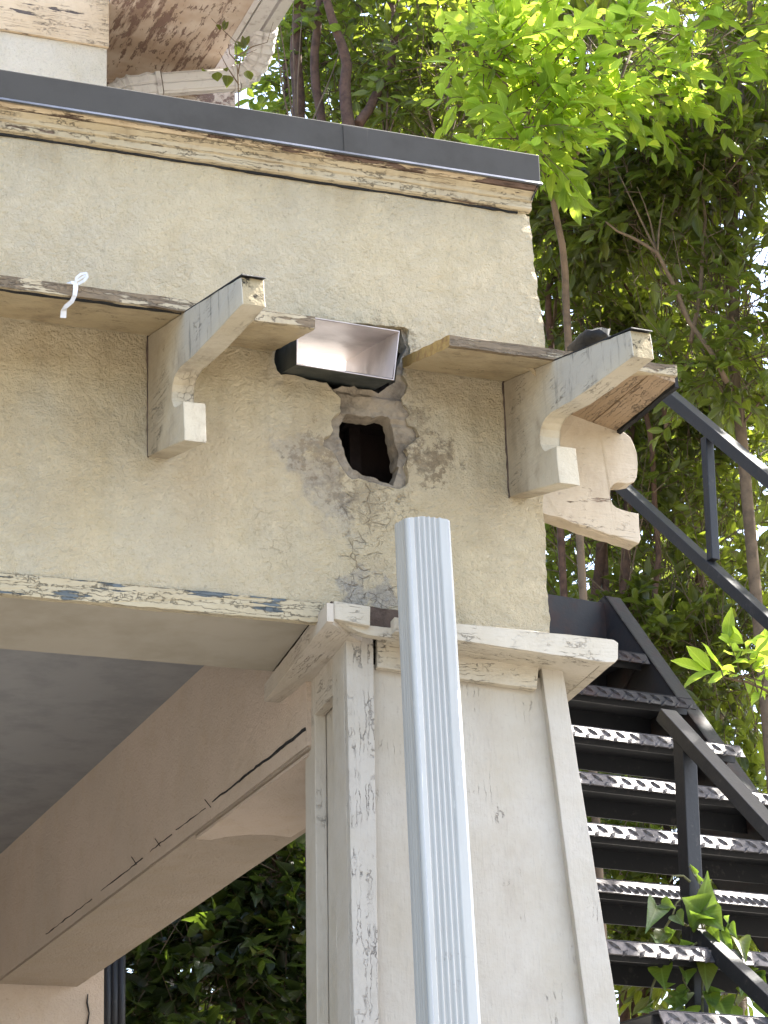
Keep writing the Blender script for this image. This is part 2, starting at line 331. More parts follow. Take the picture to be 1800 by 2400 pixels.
class MB:
    """collects shapes in one bmesh"""
    def __init__(self): self.b = bmesh.new()
    def poly(self, pts, mi=0):
        f = self.b.faces.new([self.b.verts.new(Vector(p)) for p in pts]); f.material_index = mi; return self
    def hexa(self, a, c, mi=0, bevel=0.0):
        """a: 4 points of one face, c: the 4 matching points of the opposite face"""
        va = [self.b.verts.new(Vector(p)) for p in a]; vc = [self.b.verts.new(Vector(p)) for p in c]
        fs = [self.b.faces.new(va), self.b.faces.new(vc[::-1])]
        for i in range(4):
            fs.append(self.b.faces.new([va[i], vc[i], vc[(i + 1) % 4], va[(i + 1) % 4]]))
        for f in fs: f.material_index = mi
        if bevel:
            bmesh.ops.bevel(self.b, geom=list({e for f in fs for e in f.edges}), offset=bevel, segments=2, affect='EDGES', profile=.6)
        return self
    def slab(self, pts, off, mi=0, bevel=0.0):
        return self.hexa(pts, [Vector(p) + Vector(off) for p in pts], mi, bevel)
    def box(self, x0, x1, y0, y1, z0, z1, mi=0, bevel=0.0):
        return self.hexa([(x0, y0, z0), (x1, y0, z0), (x1, y0, z1), (x0, y0, z1)], [(x0, y1, z0), (x1, y1, z0), (x1, y1, z1), (x0, y1, z1)], mi, bevel)
    def prism(self, outline, off, mi=0, bevel=0.0, end_mi=None):
        va = [self.b.verts.new(Vector(p)) for p in outline]
        vc = [self.b.verts.new(Vector(p) + Vector(off)) for p in outline]
        f1 = self.b.faces.new(va); f2 = self.b.faces.new(vc[::-1]); fs = [f1, f2]
        n = len(va)
        for i in range(n):
            f = self.b.faces.new([va[i], vc[i], vc[(i + 1) % n], va[(i + 1) % n]])
            f.material_index = mi if end_mi is None else end_mi.get(i, mi); fs.append(f)
        f1.material_index = f2.material_index = mi
        if bevel:
            es = list({e for f in (f1, f2) for e in f.edges})
            bmesh.ops.bevel(self.b, geom=es, offset=bevel, segments=2, affect='EDGES', profile=.6)
        return self
    def tube(self, pts, r, n=8, mi=0, cap=True):
        pts = [Vector(p) for p in pts]; rs = r if isinstance(r, (list, tuple)) else [r] * len(pts)
        rings = []; up = Vector((0.31, 0.52, 0.79))
        for i, p in enumerate(pts):
            t = (pts[min(i + 1, len(pts) - 1)] - pts[max(i - 1, 0)])
            t = t.normalized() if t.length > 1e-9 else Vector((0, 0, 1))
            s = t.cross(up); s = s.normalized() if s.length > 1e-4 else t.orthogonal().normalized()
            u = s.cross(t)
            rings.append([self.b.verts.new(p + (s * math.cos(2 * math.pi * j / n) + u * math.sin(2 * math.pi * j / n)) * rs[i]) for j in range(n)])
        for a, c in zip(rings, rings[1:]):
            for j in range(n):
                f = self.b.faces.new([a[j], a[(j + 1) % n], c[(j + 1) % n], c[j]]); f.material_index = mi; f.smooth = True
        if cap:
            self.b.faces.new(rings[0][::-1]); self.b.faces.new(rings[-1])
        return self
    def bar(self, p, q, wv, hv, mi=0, bevel=0.0):
        """square bar from p to q with half-width vectors wv, hv"""
        p, q, wv, hv = map(Vector, (p, q, wv, hv))
        return self.hexa([p - wv - hv, p + wv - hv, p + wv + hv, p - wv + hv], [q - wv - hv, q + wv - hv, q + wv + hv, q - wv + hv], mi, bevel)
    def build(self, name, mats, parent=None, smooth=False):
        bmesh.ops.recalc_face_normals(self.b, faces=self.b.faces)
        me = bpy.data.meshes.new(name); self.b.to_mesh(me); self.b.free()
        return link(name, me, mats, parent, smooth)

def rough_edges(o, amt, freq=18.0, seed=0):
    """chips and wavers a mesh so that edges are not ruler straight"""
    for v in o.data.vertices:
        d = noise.noise_vector(Vector(v.co) * freq + Vector((seed, seed * 1.7, 0)))
        v.co += d * amt
    return o
def cut(mb, n=10, axis=None):
    """subdivide long edges so that rough_edges has something to move"""
    es = [e for e in mb.b.edges if e.calc_length() > n]
    while es:
        bmesh.ops.subdivide_edges(mb.b, edges=es, cuts=1)
        es = [e for e in mb.b.edges if e.calc_length() > n]
        if len(mb.b.edges) > 6000: break
    return mb

def in_poly(x, y, P):
    c = False; j = len(P) - 1
    for i in range(len(P)):
        xi, yi = P[i]; xj, yj = P[j]
        if (yi > y) != (yj > y) and x < (xj - xi) * (y - yi) / (yj - yi) + xi: c = not c
        j = i
    return c
def ragged(P, step=0.012, amp=0.006, seed=0.0):
    out = []
    for i in range(len(P)):
        a, c = Vector((*P[i], 0)), Vector((*P[(i + 1) % len(P)], 0)); n = max(1, int((c - a).length / step))
        for k_ in range(n):
            q = a.lerp(c, k_ / n)
            d = noise.noise_vector(q * 45 + Vector((seed, 0, 0)))
            out.append((q.x + d.x * amp, q.y + d.y * amp))
    return out
def sheet(name, outline, holes, grid, depthf, mats, parent, rim=0.05, outer_rim=None):
    """a wall skin in the X-Z plane with holes: real edges all round, relief from depthf(x, z)"""
    xs = [p[0] for p in outline]; zs = [p[1] for p in outline]
    loops = [outline] + holes
    V_, E_ = [], []
    for L in loops:
        s = len(V_); V_ += [Vector(p) for p in L]; E_ += [(s + i, s + (i + 1) % len(L)) for i in range(len(L))]
    keep = np.array([p[:] for p in V_])
    nx = int((max(xs) - min(xs)) / grid); nz = int((max(zs) - min(zs)) / grid)
    for i in range(nx + 1):
        for j in range(nz + 1):
            x = min(xs) + (i + .5 + (j % 2) * .5) * grid; z = min(zs) + (j + .5) * grid
            if in_poly(x, z, outline) and not any(in_poly(x, z, h) for h in holes):
                if np.min(np.abs(keep - (x, z)).sum(axis=1)) > grid * .6: V_.append(Vector((x, z)))
    r = delaunay_2d_cdt(V_, E_, [], 0, 1e-5)
    vs, fs = r[0], r[2]
    tri = []
    for f in fs:
        cx = sum(vs[i][0] for i in f) / len(f); cz = sum(vs[i][1] for i in f) / len(f)
        if in_poly(cx, cz, outline) and not any(in_poly(cx, cz, h) for h in holes): tri.append(list(f))
    co = [(v[0], depthf(v[0], v[1]), v[1]) for v in vs]
    b = bmesh.new(); bv = [b.verts.new(c) for c in co]
    for f in tri:
        try: b.faces.new([bv[i] for i in f])
        except ValueError: pass
    bmesh.ops.delete(b, geom=[v for v in b.verts if not v.link_faces], context='VERTS')
    be = [e for e in b.edges if len(e.link_faces) == 1]
    g = bmesh.ops.extrude_edge_only(b, edges=be)
    for e in g['geom']:
        if isinstance(e, bmesh.types.BMVert):
            d = noise.noise_vector(e.co * 30)
            e.co = e.co + Vector((d.x * .004, rim * (1 + .3 * d.y), d.z * .004))
    bmesh.ops.recalc_face_normals(b, faces=b.faces)
    me = bpy.data.meshes.new(name); b.to_mesh(me); b.free()
    o = link(name, me, mats, parent, False)
    return o

# zoomed-crop coordinates -> source pixels
Dp = 1.085
def dd(x, y): return x * Dp, y * Dp
def z1(x, y): return 600 + x * .3014, 700 + y * .3014
def z4(x, y): return 600 + x * .3014, 1350 + y * .3014
def z3(x, y): return 1100 + x * .3014, 750 + y * .3014
def z6(x, y): return 1200 + x / 2.765, 1350 + y / 2.765
def zh(x, y): return 200 + x / 3.016, y / 3.016

# ------------------------------------------------------------------ ground
g = MB(); g.poly([(-60, -60, -4.02), (60, -60, -4.02), (60, 60, -4.02), (-60, 60, -4.02)])
tag(g.build('ground', M['ground']), kind='structure')

# ------------------------------------------------------------------ porch
porch = empty('porch', (0, 0, 0), 'cream stucco porch with dark metal coping, torn ledge and a jagged hole in its face', 'porch')
ZB = -0.035
skin_px = [(150, 395), (230, 250), (330, 190), (470, 168), (700, 185), (930, 205), (1150, 225), (1185, 240), (1190, 330), (1205, 400), (1195, 470), (1150, 540), (1140, 590),
    (1160, 640), (1190, 670), (1170, 730), (1130, 770), (1150, 820), (1195, 900), (1160, 935), (1180, 985), (1240, 1000), (1270, 1070), (1220, 1120), (1170, 1160), (1180, 1210),
    (1160, 1290), (1185, 1350), (1190, 1430), (1120, 1475), (1000, 1458), (880, 1425), (800, 1400), (740, 1405), (690, 1350), (640, 1270), (590, 1180), (520, 1140), (530, 1090), (585, 1060),
    (600, 1020), (585, 950), (620, 900), (650, 880), (655, 820), (660, 770), (600, 720), (570, 690), (550, 650), (430, 635), (300, 600), (190, 590), (165, 560), (150, 500)]
hole_px = [(700, 925), (735, 915), (800, 930), (870, 935), (900, 948), (960, 935), (1015, 940), (1040, 985), (1055, 1050), (1065, 1120), (1090, 1165), (1100, 1210), (1090, 1290),
    (1100, 1300), (1075, 1400), (1050, 1450), (1010, 1430), (940, 1395), (860, 1370), (800, 1350), (755, 1320), (720, 1260), (690, 1190), (675, 1110), (655, 1080), (665, 1000), (690, 960)]
open_px = [(100, 130), (1100, 180), (1135, 300), (1165, 390), (1120, 470), (1095, 560), (1090, 640), (1000, 705), (950, 742), (900, 718), (830, 715), (760, 682), (700, 690),
    (590, 712), (560, 690), (545, 660), (300, 625), (100, 610)]
xz = lambda L, zf, y=0.0: [(float(pY(*zf(*p), y)[0]), float(pY(*zf(*p), y)[2])) for p in L]
skin_hole = ragged(xz(skin_px, z1), .012, .005)
hcx, hcy = 880.0, 1165.0
hole_px = [(hcx + (x - hcx) * 1.06, hcy + (y - hcy) * 1.05) for x, y in hole_px]
inner_hole = ragged(xz(hole_px, z1, .02), .010, .004, 3.0)
box_open = ragged(xz(open_px, z1, .02), .012, .005, 5.0)
right_edge = [(0.004, ZB), (0.003, .15), (0.008, .41), (0.012, .55), (0.03, .78), (0.045, .93), (0.036, 1.05), (0.030, 1.12), (0.021, 1.20), (0.017, 1.27), (0.016, 1.36), (0.004, 1.385)]
re = []
for (a, c) in zip(right_edge, right_edge[1:]):
    n = max(1, int(math.dist(a, c) / .012))
    for i in range(n):
        t = i / n; x = a[0] + (c[0] - a[0]) * t; z = a[1] + (c[1] - a[1]) * t
        re.append((x + .005 * noise.noise(Vector((z * 40, 2.2, 0))) + .004 * noise.noise(Vector((z * 14, 7.2, 0))), z))
outline = [(-3.3, ZB)] + [(-3.3 + i * .05, ZB) for i in range(1, 66)] + re + [(0.0, 1.386)] + [(-i * .05, 1.386) for i in range(1, 67)]
hc = np.array(skin_hole)
def wall_depth(x, z):
    d = .006 * noise.noise(Vector((x * 3.1, 0, z * 3.1))) + .003 * noise.noise(Vector((x * 11, 4, z * 11))) + .0022 * noise.noise(Vector((x * 40, 9, z * 40)))
    m = float(np.min(np.hypot(hc[:, 0] - x, hc[:, 1] - z)))
    if m < .09: d += .007 * (1 - m / .09) * noise.noise(Vector((x * 28, 1, z * 28)))
    if x > -.015: d += .005 * noise.noise(Vector((x * 30, 5, z * 30)))
    return d
sheet('stucco_face', outline, [skin_hole], .016, wall_depth, M['stucco'], porch, rim=.03)
mo = [(min(p[0] for p in skin_hole) - .04, .35), (-.33, .35), (-.33, .98), (min(p[0] for p in skin_hole) - .04, .98)]
def mortar_depth(x, z):
    return .020 + .012 * noise.noise(Vector((x * 16, 3, z * 16))) + .007 * noise.noise(Vector((x * 48, 6, z * 48))) - (.012 if z > .62 and z < .70 and x > -.65 else 0)
sheet('broken_mortar', ragged(mo, .03, .002), [inner_hole, box_open], .012, mortar_depth, M['mortar'], porch, rim=.06)
# hollow wall behind the skin
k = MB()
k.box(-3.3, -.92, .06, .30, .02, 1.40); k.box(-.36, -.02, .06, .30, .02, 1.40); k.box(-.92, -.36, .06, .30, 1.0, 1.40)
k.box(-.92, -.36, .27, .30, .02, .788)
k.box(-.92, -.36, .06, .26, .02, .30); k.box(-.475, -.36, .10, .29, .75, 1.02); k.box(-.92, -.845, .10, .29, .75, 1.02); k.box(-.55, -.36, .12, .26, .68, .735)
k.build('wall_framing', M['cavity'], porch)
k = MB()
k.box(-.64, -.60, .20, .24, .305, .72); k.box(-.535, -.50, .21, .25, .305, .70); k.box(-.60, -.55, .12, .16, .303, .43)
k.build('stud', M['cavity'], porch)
k = MB(); k.box(-9, -3.3, 0, .30, ZB, 1.386); k.build('stucco_face', M['stucco'], porch)
# right return wall
k = MB(); k.slab([(-.012, .012, ZB), (-.012, .34, ZB), (.02, .34, 1.386), (.02, .012, 1.386)], (-.03, 0, 0)); cut(k, .06)
rough_edges(k.build('return_wall', M['stucco'], porch), .004)
k = MB(); k.box(-.014, -.044, .345, 4.0, ZB + .0, .70); k.build('return_wall', M['stucco'], porch)
k = MB(); k.box(-9, -.05, .305, .335, .60, .715); k.box(-9, -.92, .305, .335, .72, 1.45); k.box(-.36, -.04, .305, .335, .72, 1.45); k.box(-.92, -.36, .305, .335, 1.0, 1.45)
k.build('parapet_back', M['stucco'], porch)
# soffit of the beam and its flaking lower edge
k = MB(); k.prism([(-9, .008, -.010), (-.733, .008, -.010), (-.671, .565, -.010), (-9, .565, -.010)], (0, 0, .025)); k.build('soffit_board', M['soffit'], porch)
k = MB(); k.box(-9, -.60, .545, .572, -.009, .20); k.build('beam_back', M['soffit'], porch)
k = MB(); k.box(-3.4, -.72, -.006, .006, ZB - .003, .024); cut(k, .03)
rough_edges(k.build('edge_strip', M['strip'], porch), .0035, 30)
# crown moulding: profile in Y-Z swept along X
prof = [(0.0, 1.384), (-.018, 1.387), (-.024, 1.392), (-.024, 1.412), (-.032, 1.416), (-.034, 1.428), (-.046, 1.436), (-.052, 1.440), (0.0, 1.440)]
k = MB(); k.prism([(-9, y, z) for y, z in prof], (9.012, 0, 0)); cut(k, .05)
rough_edges(k.build('crown_moulding', M['crown'], porch), .0025, 26)
k = MB(); k.prism([(-9, y, z) for y, z in [(-.02, 1.442), (-.058, 1.442), (-.066, 1.452), (-.066, 1.476), (-.02, 1.476)]], (9.016, 0, 0)); cut(k, .04)
rough_edges(k.build('crown_fillet', M['crown_top'], porch), .0035, 34)
k = MB(); k.box(-3.6, -.03, -.007, .002, 1.3795, 1.3865); cut(k, .03)
rough_edges(k.build('open_joint', M['tar'], porch), .003, 30)
# coping
k = MB()
A0, A1 = pY(*dd(0, 157), -.082), pY(*dd(1165, 335), -.082)
ztl = lambda x: A0[2] + (A1[2] - A0[2]) * (x - A0[0]) / (A1[0] - A0[0])
k.hexa([(-9, -.082, 1.454), (.020, -.082, 1.458), (.020, -.082, ztl(.02)), (-9, -.082, ztl(-1.7))], [(-9, .35, 1.46), (.020, .35, 1.46), (.020, .35, ztl(.02) + .01), (-9, .35, ztl(-1.7) + .01)], 0, .003)
cp = k.build('coping', M['coping'], porch)
k = MB(); k.slab([(-.640, -.0825, 1.4575), (-.560, -.0825, 1.4577), (-.562, -.0825, ztl(-.6) - .002), (-.642, -.0825, ztl(-.6) - .002)], (0, -.0016, 0), 0, .0005); k.build('lap_joint', M['coping'], cp)
k = MB(); k.hexa([(-9, -.0885, 1.446), (.026, -.0885, 1.450), (.022, -.0835, 1.460), (-9, -.0835, 1.456)], [(-9, -.076, 1.446), (.026, -.076, 1.450), (.022, -.079, 1.460), (-9, -.079, 1.456)], 0, .0015)
k.build('drip_edge', M['drip'], cp)
k = MB(); k.slab([(.012, -.075, 1.452), (.020, -.075, 1.452), (.020, -.012, 1.425), (.006, -.03, 1.412)], (0, .10, 0)); k.build('coping_end_flap', M['tar'], cp)

# ledge boards on the brackets: slope down outwards
def lz(y): return .797 + .225 * y            # underside height at depth y (y < 0 outwards)
def ledge(x0, x1, name='ledge_board', ends=(0, 0), y0=-.362, rag=.0035, sd=0):
    k = MB()
    pr = [(-.002, lz(0)), (y0 + .012, lz(y0 + .012)), (y0 + .012, lz(y0) + .002), (y0, lz(y0) + .003), (y0 - .002, lz(y0) + .036), (0.0, lz(0) + .034)]
    va = [k.b.verts.new((x0, y, z)) for y, z in pr]; vc = [k.b.verts.new((x1, y, z)) for y, z in pr]
    f = k.b.faces.new(va); f.material_index = ends[0]; f = k.b.faces.new(vc[::-1]); f.material_index = ends[1]
    for i in range(6):
        f = k.b.faces.new([va[i], vc[i], vc[(i + 1) % 6], va[(i + 1) % 6]]); f.material_index = 1 if i == 0 else 0
    cut(k, .035)
    return rough_edges(k.build(name, [M['ledge'], M['ledge_under'], M['yellow']], porch), rag, 24, sd)
k = MB(); k.box(-3.4, -1.245, -.352, -.338, lz(-.345) - .004, lz(-.345) + .006); cut(k, .03)
rough_edges(k.build('shadow_gap', M['tar'], porch), .003, 22)
ledge(-9, -1.2, sd=1); ledge(-1.198, -.853, sd=2)
ledge(-.440, .300, ends=(2, 0), sd=4)
# side ledge round the corner, grain towards the viewer
k = MB()
def lx(x): return .797 - .225 * x
for (xa, xb) in ((.02, .118), (.122, .212), (.216, .296)):
    k = MB(); k.hexa([(xa, -.352, lx(xa) - .03), (xb, -.352, lx(xb) - .03), (xb, -.352, lx(xb) - .012), (xa, -.352, lx(xa) - .012)],
                     [(xa, .9, lx(xa) - .03), (xb, .9, lx(xb) - .03), (xb, .9, lx(xb) - .012), (xa, .9, lx(xa) - .012)]); cut(k, .06)
    rough_edges(k.build('plank', M['raw'], porch), .003, 20, xa * 9)
k = MB(); k.hexa([(.300, -.34, lx(.3) - .035), (.312, -.34, lx(.3) - .04), (.312, -.34, lx(.3) + .02), (.300, -.34, lx(.3) + .02)], [(.296, .9, lx(.3) - .035), (.308, .9, lx(.3) - .04), (.308, .9, lx(.3) + .02), (.296, .9, lx(.3) + .02)]); cut(k, .05)
rough_edges(k.build('roofing_felt', M['tar'], porch), .006, 16)
# splinter hanging off the right ledge
k = MB()
s0 = [pY(1209, 851, -.2), pY(1240, 860, -.22), pY(1262, 883, -.24), pY(1262, 889, -.24)]
for a, c, w0, w1 in ((s0[0], s0[1], .004, .010), (s0[1], s0[2], .010, .008), (s0[2], s0[3], .008, .002)):
    k.bar(a, c, (0, .003, 0), (0, 0, w1))
k.build('splinter', M['ledge_under'], porch)
# folded roofing felt lying on the side ledge
k = MB(); bmesh.ops.create_icosphere(k.b, subdivisions=3, radius=1)
c0 = pY(1385, 812, -.03)
for v in k.b.verts:
    n = 1 + .55 * noise.noise(v.co * 1.6) + .2 * noise.noise(v.co * 4.5)
    v.co = Vector((c0[0] + v.co.x * .058 * n, c0[1] + v.co.y * .12 * n, c0[2] - .02 + v.co.z * (.058 if v.co.z > 0 else .03) * n))
tag(k.build('felt_bundle', M['tar'], None, True), 'crumpled black roofing felt lying on the ledge by the corner bracket', 'roofing felt')

# brackets
BP = [(0.0, .418), (-.353, .334), (-.343, .452), (-.268, .462), (-.250, .474), (-.236, .500), (-.235, .525), (-.243, .545), (-.262, .560), (-.288, .568), (-.322, .569), (-.45, .549),
      (-.62, .536), (-.857, .522), (-.845, .604), (-.60, .660), (-.36, .714), (0.0, .794)]
for x0, sd, tilt in ((-1.241, 0, 0), (-.107, 5, 0)):
    k = MB(); k.prism([(x0, y, z) for y, z in BP], (.0645, 0, 0), 0, .0025, end_mi={13: 1}); cut(k, .05)
    o = rough_edges(k.build('bracket', [M['bracket'], M['rotten']], porch), .0022, 22, sd)
    j_ = MB(); j_.box(x0 - .0022, x0 + .002, -.006, .004, .415, .795); cut(j_, .02); rough_edges(j_.build('open_joint', M['darkwood'], o), .0030, 40, sd)
    if sd: o['label'] = 'bracket with a rotted black tip next to the corner'
    k = MB(); k.prism([(x0 - .001, y, z) for y, z in [(-.860, .604), (-.858, .608), (-.60, .6645), (-.366, .7165), (-.366, .713), (-.60, .660)]], (.066, 0, 0))
    rough_edges(k.build('flashing_strip', M['tar'], o), .002, 25, sd)
br3 = [(0.012, .795), (.148, .744), (.235, .724), (.293, .716), (.330, .698), (.346, .684), (.357, .662), (.363, .631), (.364, .600), (.360, .552), (.350, .538), (.319, .525), (.290, .530), (.271, .524), (.260, .506), (.256, .485),
       (.257, .468), (.266, .449), (.280, .439), (.297, .435), (.357, .432), (.357, .345), (.350, .331), (.031, .399), (.012, .404)]
k = MB(); k.prism([(x, .05, z) for x, z in br3], (0, .066, 0), 0, .004); cut(k, .04)
o = rough_edges(k.build('bracket', M['bracket_side'], porch), .004, 24, 8); o['label'] = 'flaking side bracket with a broken short arm'

# porch ceiling, side beam, pilaster
k = MB(); k.box(-9, -.60, .575, 4.6, .268, .30); k.build('ceiling', M['ceiling'], porch)
k = MB(); k.prism([(-.612, y, z) for y, z in [(.43, -.279), (4.33, -.279), (4.33, .36), (.58, .36), (.58, -.02), (.43, -.02)]], (.36, 0, 0)); cut(k, .09)
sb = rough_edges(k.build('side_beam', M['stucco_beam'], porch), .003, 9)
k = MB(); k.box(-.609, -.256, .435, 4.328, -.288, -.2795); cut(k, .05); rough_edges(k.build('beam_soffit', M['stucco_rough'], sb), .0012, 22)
# smooth lining board under the beam with a curved end, dark open joint along the top
ar = [pZ(*dd(x, y), -.296) for x, y in ((455, 1812), (490, 1805), (540, 1800), (590, 1801), (628, 1806))]
lin = [(-.600, .46, -.290), (-.600, ar[0][1], -.290)] + [(max(-.600, min(-.262, a[0])), a[1], -.290) for a in ar] + [(-.262, .46, -.290)]
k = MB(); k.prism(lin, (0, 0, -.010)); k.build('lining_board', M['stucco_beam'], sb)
k = MB()
k.hexa([(-.616, .44, -.219), (-.616, 1.35, -.225), (-.616, 1.35, -.228), (-.616, .44, -.230)], [(-.607, .44, -.219), (-.607, 1.35, -.225), (-.607, 1.35, -.228), (-.607, .44, -.230)])
cut(k, .04); rough_edges(k.build('open_joint', M['tar'], sb), .004, 24)
for (y0, y1, z) in ((1.42, 1.75, -.228), (1.80, 2.06, -.231), (2.15, 2.7, -.236), (2.82, 3.5, -.241)):
    k = MB(); k.box(-.6145, -.607, y0, y1, z - .001, z + .001); cut(k, .05); rough_edges(k.build('hairline_crack', M['tar'], sb), .004, 22)
for y in (1.38, 1.95, 2.24):
    k = MB(); c = Vector((-.619, y, -.226)); k.bar(c + Vector((0, .03, .022)), c + Vector((0, -.03, -.018)), (.0015, 0, 0), (0, .0016, .0016)); k.build('wire_end', M['tar'], sb)
px0 = pY(244, 2300, 4.335)[0]
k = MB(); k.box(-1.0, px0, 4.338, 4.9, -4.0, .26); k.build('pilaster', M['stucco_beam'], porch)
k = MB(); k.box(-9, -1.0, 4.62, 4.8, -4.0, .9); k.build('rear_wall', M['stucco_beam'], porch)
cr = [pY(*p, 4.334) for p in ((206, 2330), (204, 2350), (209, 2375), (205, 2400), (207, 2440))]
k = MB(); k.tube(cr, [.002, .004, .003, .004, .003], 5); k.build('crack', M['tar'], porch)
# roof behind the parapet
k = MB(); k.box(-9, -.045, .34, 4.1, .64, .70); k.build('roof_deck', M['white'], porch)
k = MB(); k.hexa([(-.85, .50, .702), (-.07, .50, .702), (-.07, 1.34, 1.64), (-.85, 1.34, 1.64)], [(-.85, .54, .702), (-.07, .54, .702), (-.07, 1.38, 1.62), (-.85, 1.38, 1.62)])
k.build('sun_catch_slope', M['white'], porch)  # made-up white slope, tilted to catch sun and brighten the scupper view
sl_ = (1.64 - .702) / .84
k = MB(); q = lambda y, o: .702 + sl_ * (y - .50) + o
k.hexa([(-.56, .75, q(.75, .002)), (-.455, .75, q(.75, .002)), (-.325, 1.25, q(1.25, .002)), (-.43, 1.25, q(1.25, .002))],
       [(-.56, .745, q(.75, .010)), (-.455, .745, q(.75, .010)), (-.325, 1.245, q(1.25, .010)), (-.43, 1.245, q(1.25, .010))])
k.build('plank', M['raw'], porch)

# ------------------------------------------------------------------ scupper box
Yr, Yb = -.125, .31; sl = .20
def sc(x, y, z): return (x, y, z + sl * (y - Yr))
xl, xr, zb, zt = -.826, -.522, .700, .858
scup = empty('scupper', (-.68, .1, .75), 'open sheet metal scupper box poking out of the torn wall opening', 'scupper')
k = MB(); th = .002
rimq = lambda i, y: [sc(xl + i, y, zb + .008 + i), sc(xr - i, y, zb - .003 + i), sc(xr + .024 - i, y, zt - i), sc(xl + .005 + i, y, zt + .008 - i)]
o_, n_ = rimq(0, Yr), rimq(0, Yb)
for i in range(4): k.poly([o_[i], o_[(i + 1) % 4], n_[(i + 1) % 4], n_[i]])
cut(k, .06); rough_edges(k.build('outer_shell', M['scupper'], scup), .0015, 12)
k = MB(); o_, n_ = rimq(.003, Yr - .002), rimq(.003, Yb)
for i in range(4): k.poly([o_[i], o_[(i + 1) % 4], n_[(i + 1) % 4], n_[i]])
cut(k, .05); rough_edges(k.build('liner', M['liner'], scup), .003, 9)
k = MB(); o_, n_ = rimq(-.0008, Yr - .004), rimq(.0018, Yr - .004)
for i in range(4): k.slab([o_[i], o_[(i + 1) % 4], n_[(i + 1) % 4], n_[i]], (0, .003, 0))
k.build('rim', M['liner'], scup)

# ------------------------------------------------------------------ plastic strap on the ledge
def zc(x, y): return 100 + x / 8.295, 600 + y / 8.295
YS = -.378
def ribbon(k, pts, wid, th=.0018):
    P_ = [Vector(pY(*zc(x, y), yy)) for x, y, yy in pts]
    L, Rr = [], []
    for i, p in enumerate(P_):
        t = (P_[min(i + 1, len(P_) - 1)] - P_[max(0, i - 1)]); t = Vector((t.x, 0, t.z)).normalized()
        s = Vector((t.z, 0, -t.x)) * (wid[i] if isinstance(wid, list) else wid)
        L.append(p - s); Rr.append(p + s)
    for i in range(len(P_) - 1):
        k.slab([L[i], Rr[i], Rr[i + 1], L[i + 1]], (0, th, 0))
k = MB()
ribbon(k, [(640, 540, YS), (640, 640, YS - .004), (625, 760, YS - .004), (570, 880, YS + .01), (450, 980, YS + .03), (410, 1060, YS + .05), (400, 1200, YS + .06)], [.007, .0065, .006, .006, .006, .008, .0085])
ribbon(k, [(470, 525, YS + .01), (560, 510, YS - .002), (660, 520, YS)], [.001, .004, .005])
ribbon(k, [(640, 540, YS), (660, 420, YS - .006), (740, 350, YS - .01), (850, 330, YS - .012), (870, 400, YS - .012), (800, 480, YS - .01), (690, 540, YS - .002)], .0038)
ribbon(k, [(680, 470, YS - .004), (760, 420, YS - .008), (840, 370, YS - .012)], .0026)
tag(k.build('cable_tie', M['plastic']), 'milky white plastic tie draped over the left ledge board', 'cable tie')

# ------------------------------------------------------------------ column
b_ = math.radians(6.1)
Xc = np.array([math.cos(b_), -math.sin(b_), 0]); Yc = np.array([math.sin(b_), math.cos(b_), 0])
colm = empty('porch_column', (-.25, .2, -4.0), 'tapered panelled wooden porch column with a broken cap under the beam', 'column')
lean = .05
nF = Yc + np.array([0, 0, -lean]); nF0 = -.055 + lean * .09        # front plane: v = .012 + lean * (z + .09)
def fp(px, py, off=0.0): return at(px, py, nF, nF0 + off)
tl, bl, tr, br = fp(811, 1497), fp(830, 2400), fp(1317, 1558), fp(1453.5, 2400)
def ext(t, b, z=-4.0): return t + (b - t) * ((z - t[2]) / (b[2] - t[2]))
UPZ = ZB - .02
Lt, Lb, Rt, Rb = ext(tl, bl, UPZ), ext(tl, bl), ext(tr, br, UPZ), ext(tr, br)
dt, db = .50, .62
Bt, Bb = Lt + Yc * dt, ext(Lt + Yc * dt, bl + Yc * .545)
Qt, Qb = Rt + Yc * dt, Rb + Yc * .95
def front(u, v, off=0.0):                  # u across 0..1, v height by z
    a = Lt + (Lb - Lt) * ((v - Lt[2]) / (Lb[2] - Lt[2])); c = Rt + (Rb - Rt) * ((v - Rt[2]) / (Rb[2] - Rt[2]))
    return a + (c - a) * u + Yc * off
def ufrac(px, py):
    p = fp(px, py); a = front(0, p[2]); c = front(1, p[2]); return float((p - a) @ Xc / ((c - a) @ Xc)), float(p[2])
def board(name, quad, thick, mat, bev=.003, rag=.0012, sd=0, cl=.12):
    k = MB(); k.slab(quad, thick, 0, bev); cut(k, cl)
    return rough_edges(k.build(name, mat, colm), rag, 14, sd)
E_ = 0.028
u1t, _ = ufrac(876, 1530); u1b, _ = ufrac(895, 2400); u2t, _ = ufrac(1269, 1555); u2b, _ = ufrac(1383, 2400)
def ul(z, t, b): return t + (b - t) * (z + .10) / (-1.17 + .10)
board('stile', [front(0, UPZ), front(ul(UPZ, u1t, u1b), UPZ), front(ul(-4, u1t, u1b), -4), front(0, -4)], Yc * .035, M['column_crazed'], sd=1)['label'] = 'left front stile with crazed paint'
board('stile', [front(ul(UPZ, u2t, u2b), UPZ), front(1, UPZ), front(1, -4), front(ul(-4, u2t, u2b), -4)], Yc * .035, M['column'], sd=2)
rq = [fp(885, 1496, -.004), fp(1264, 1551, -.004), fp(1258, 1615, -.004), fp(885, 1563, -.004)]
board('rail', rq, Yc * .030, M['cap'], sd=3)
ztop = [fp(870, 1545)[2], fp(1290, 1590)[2]]
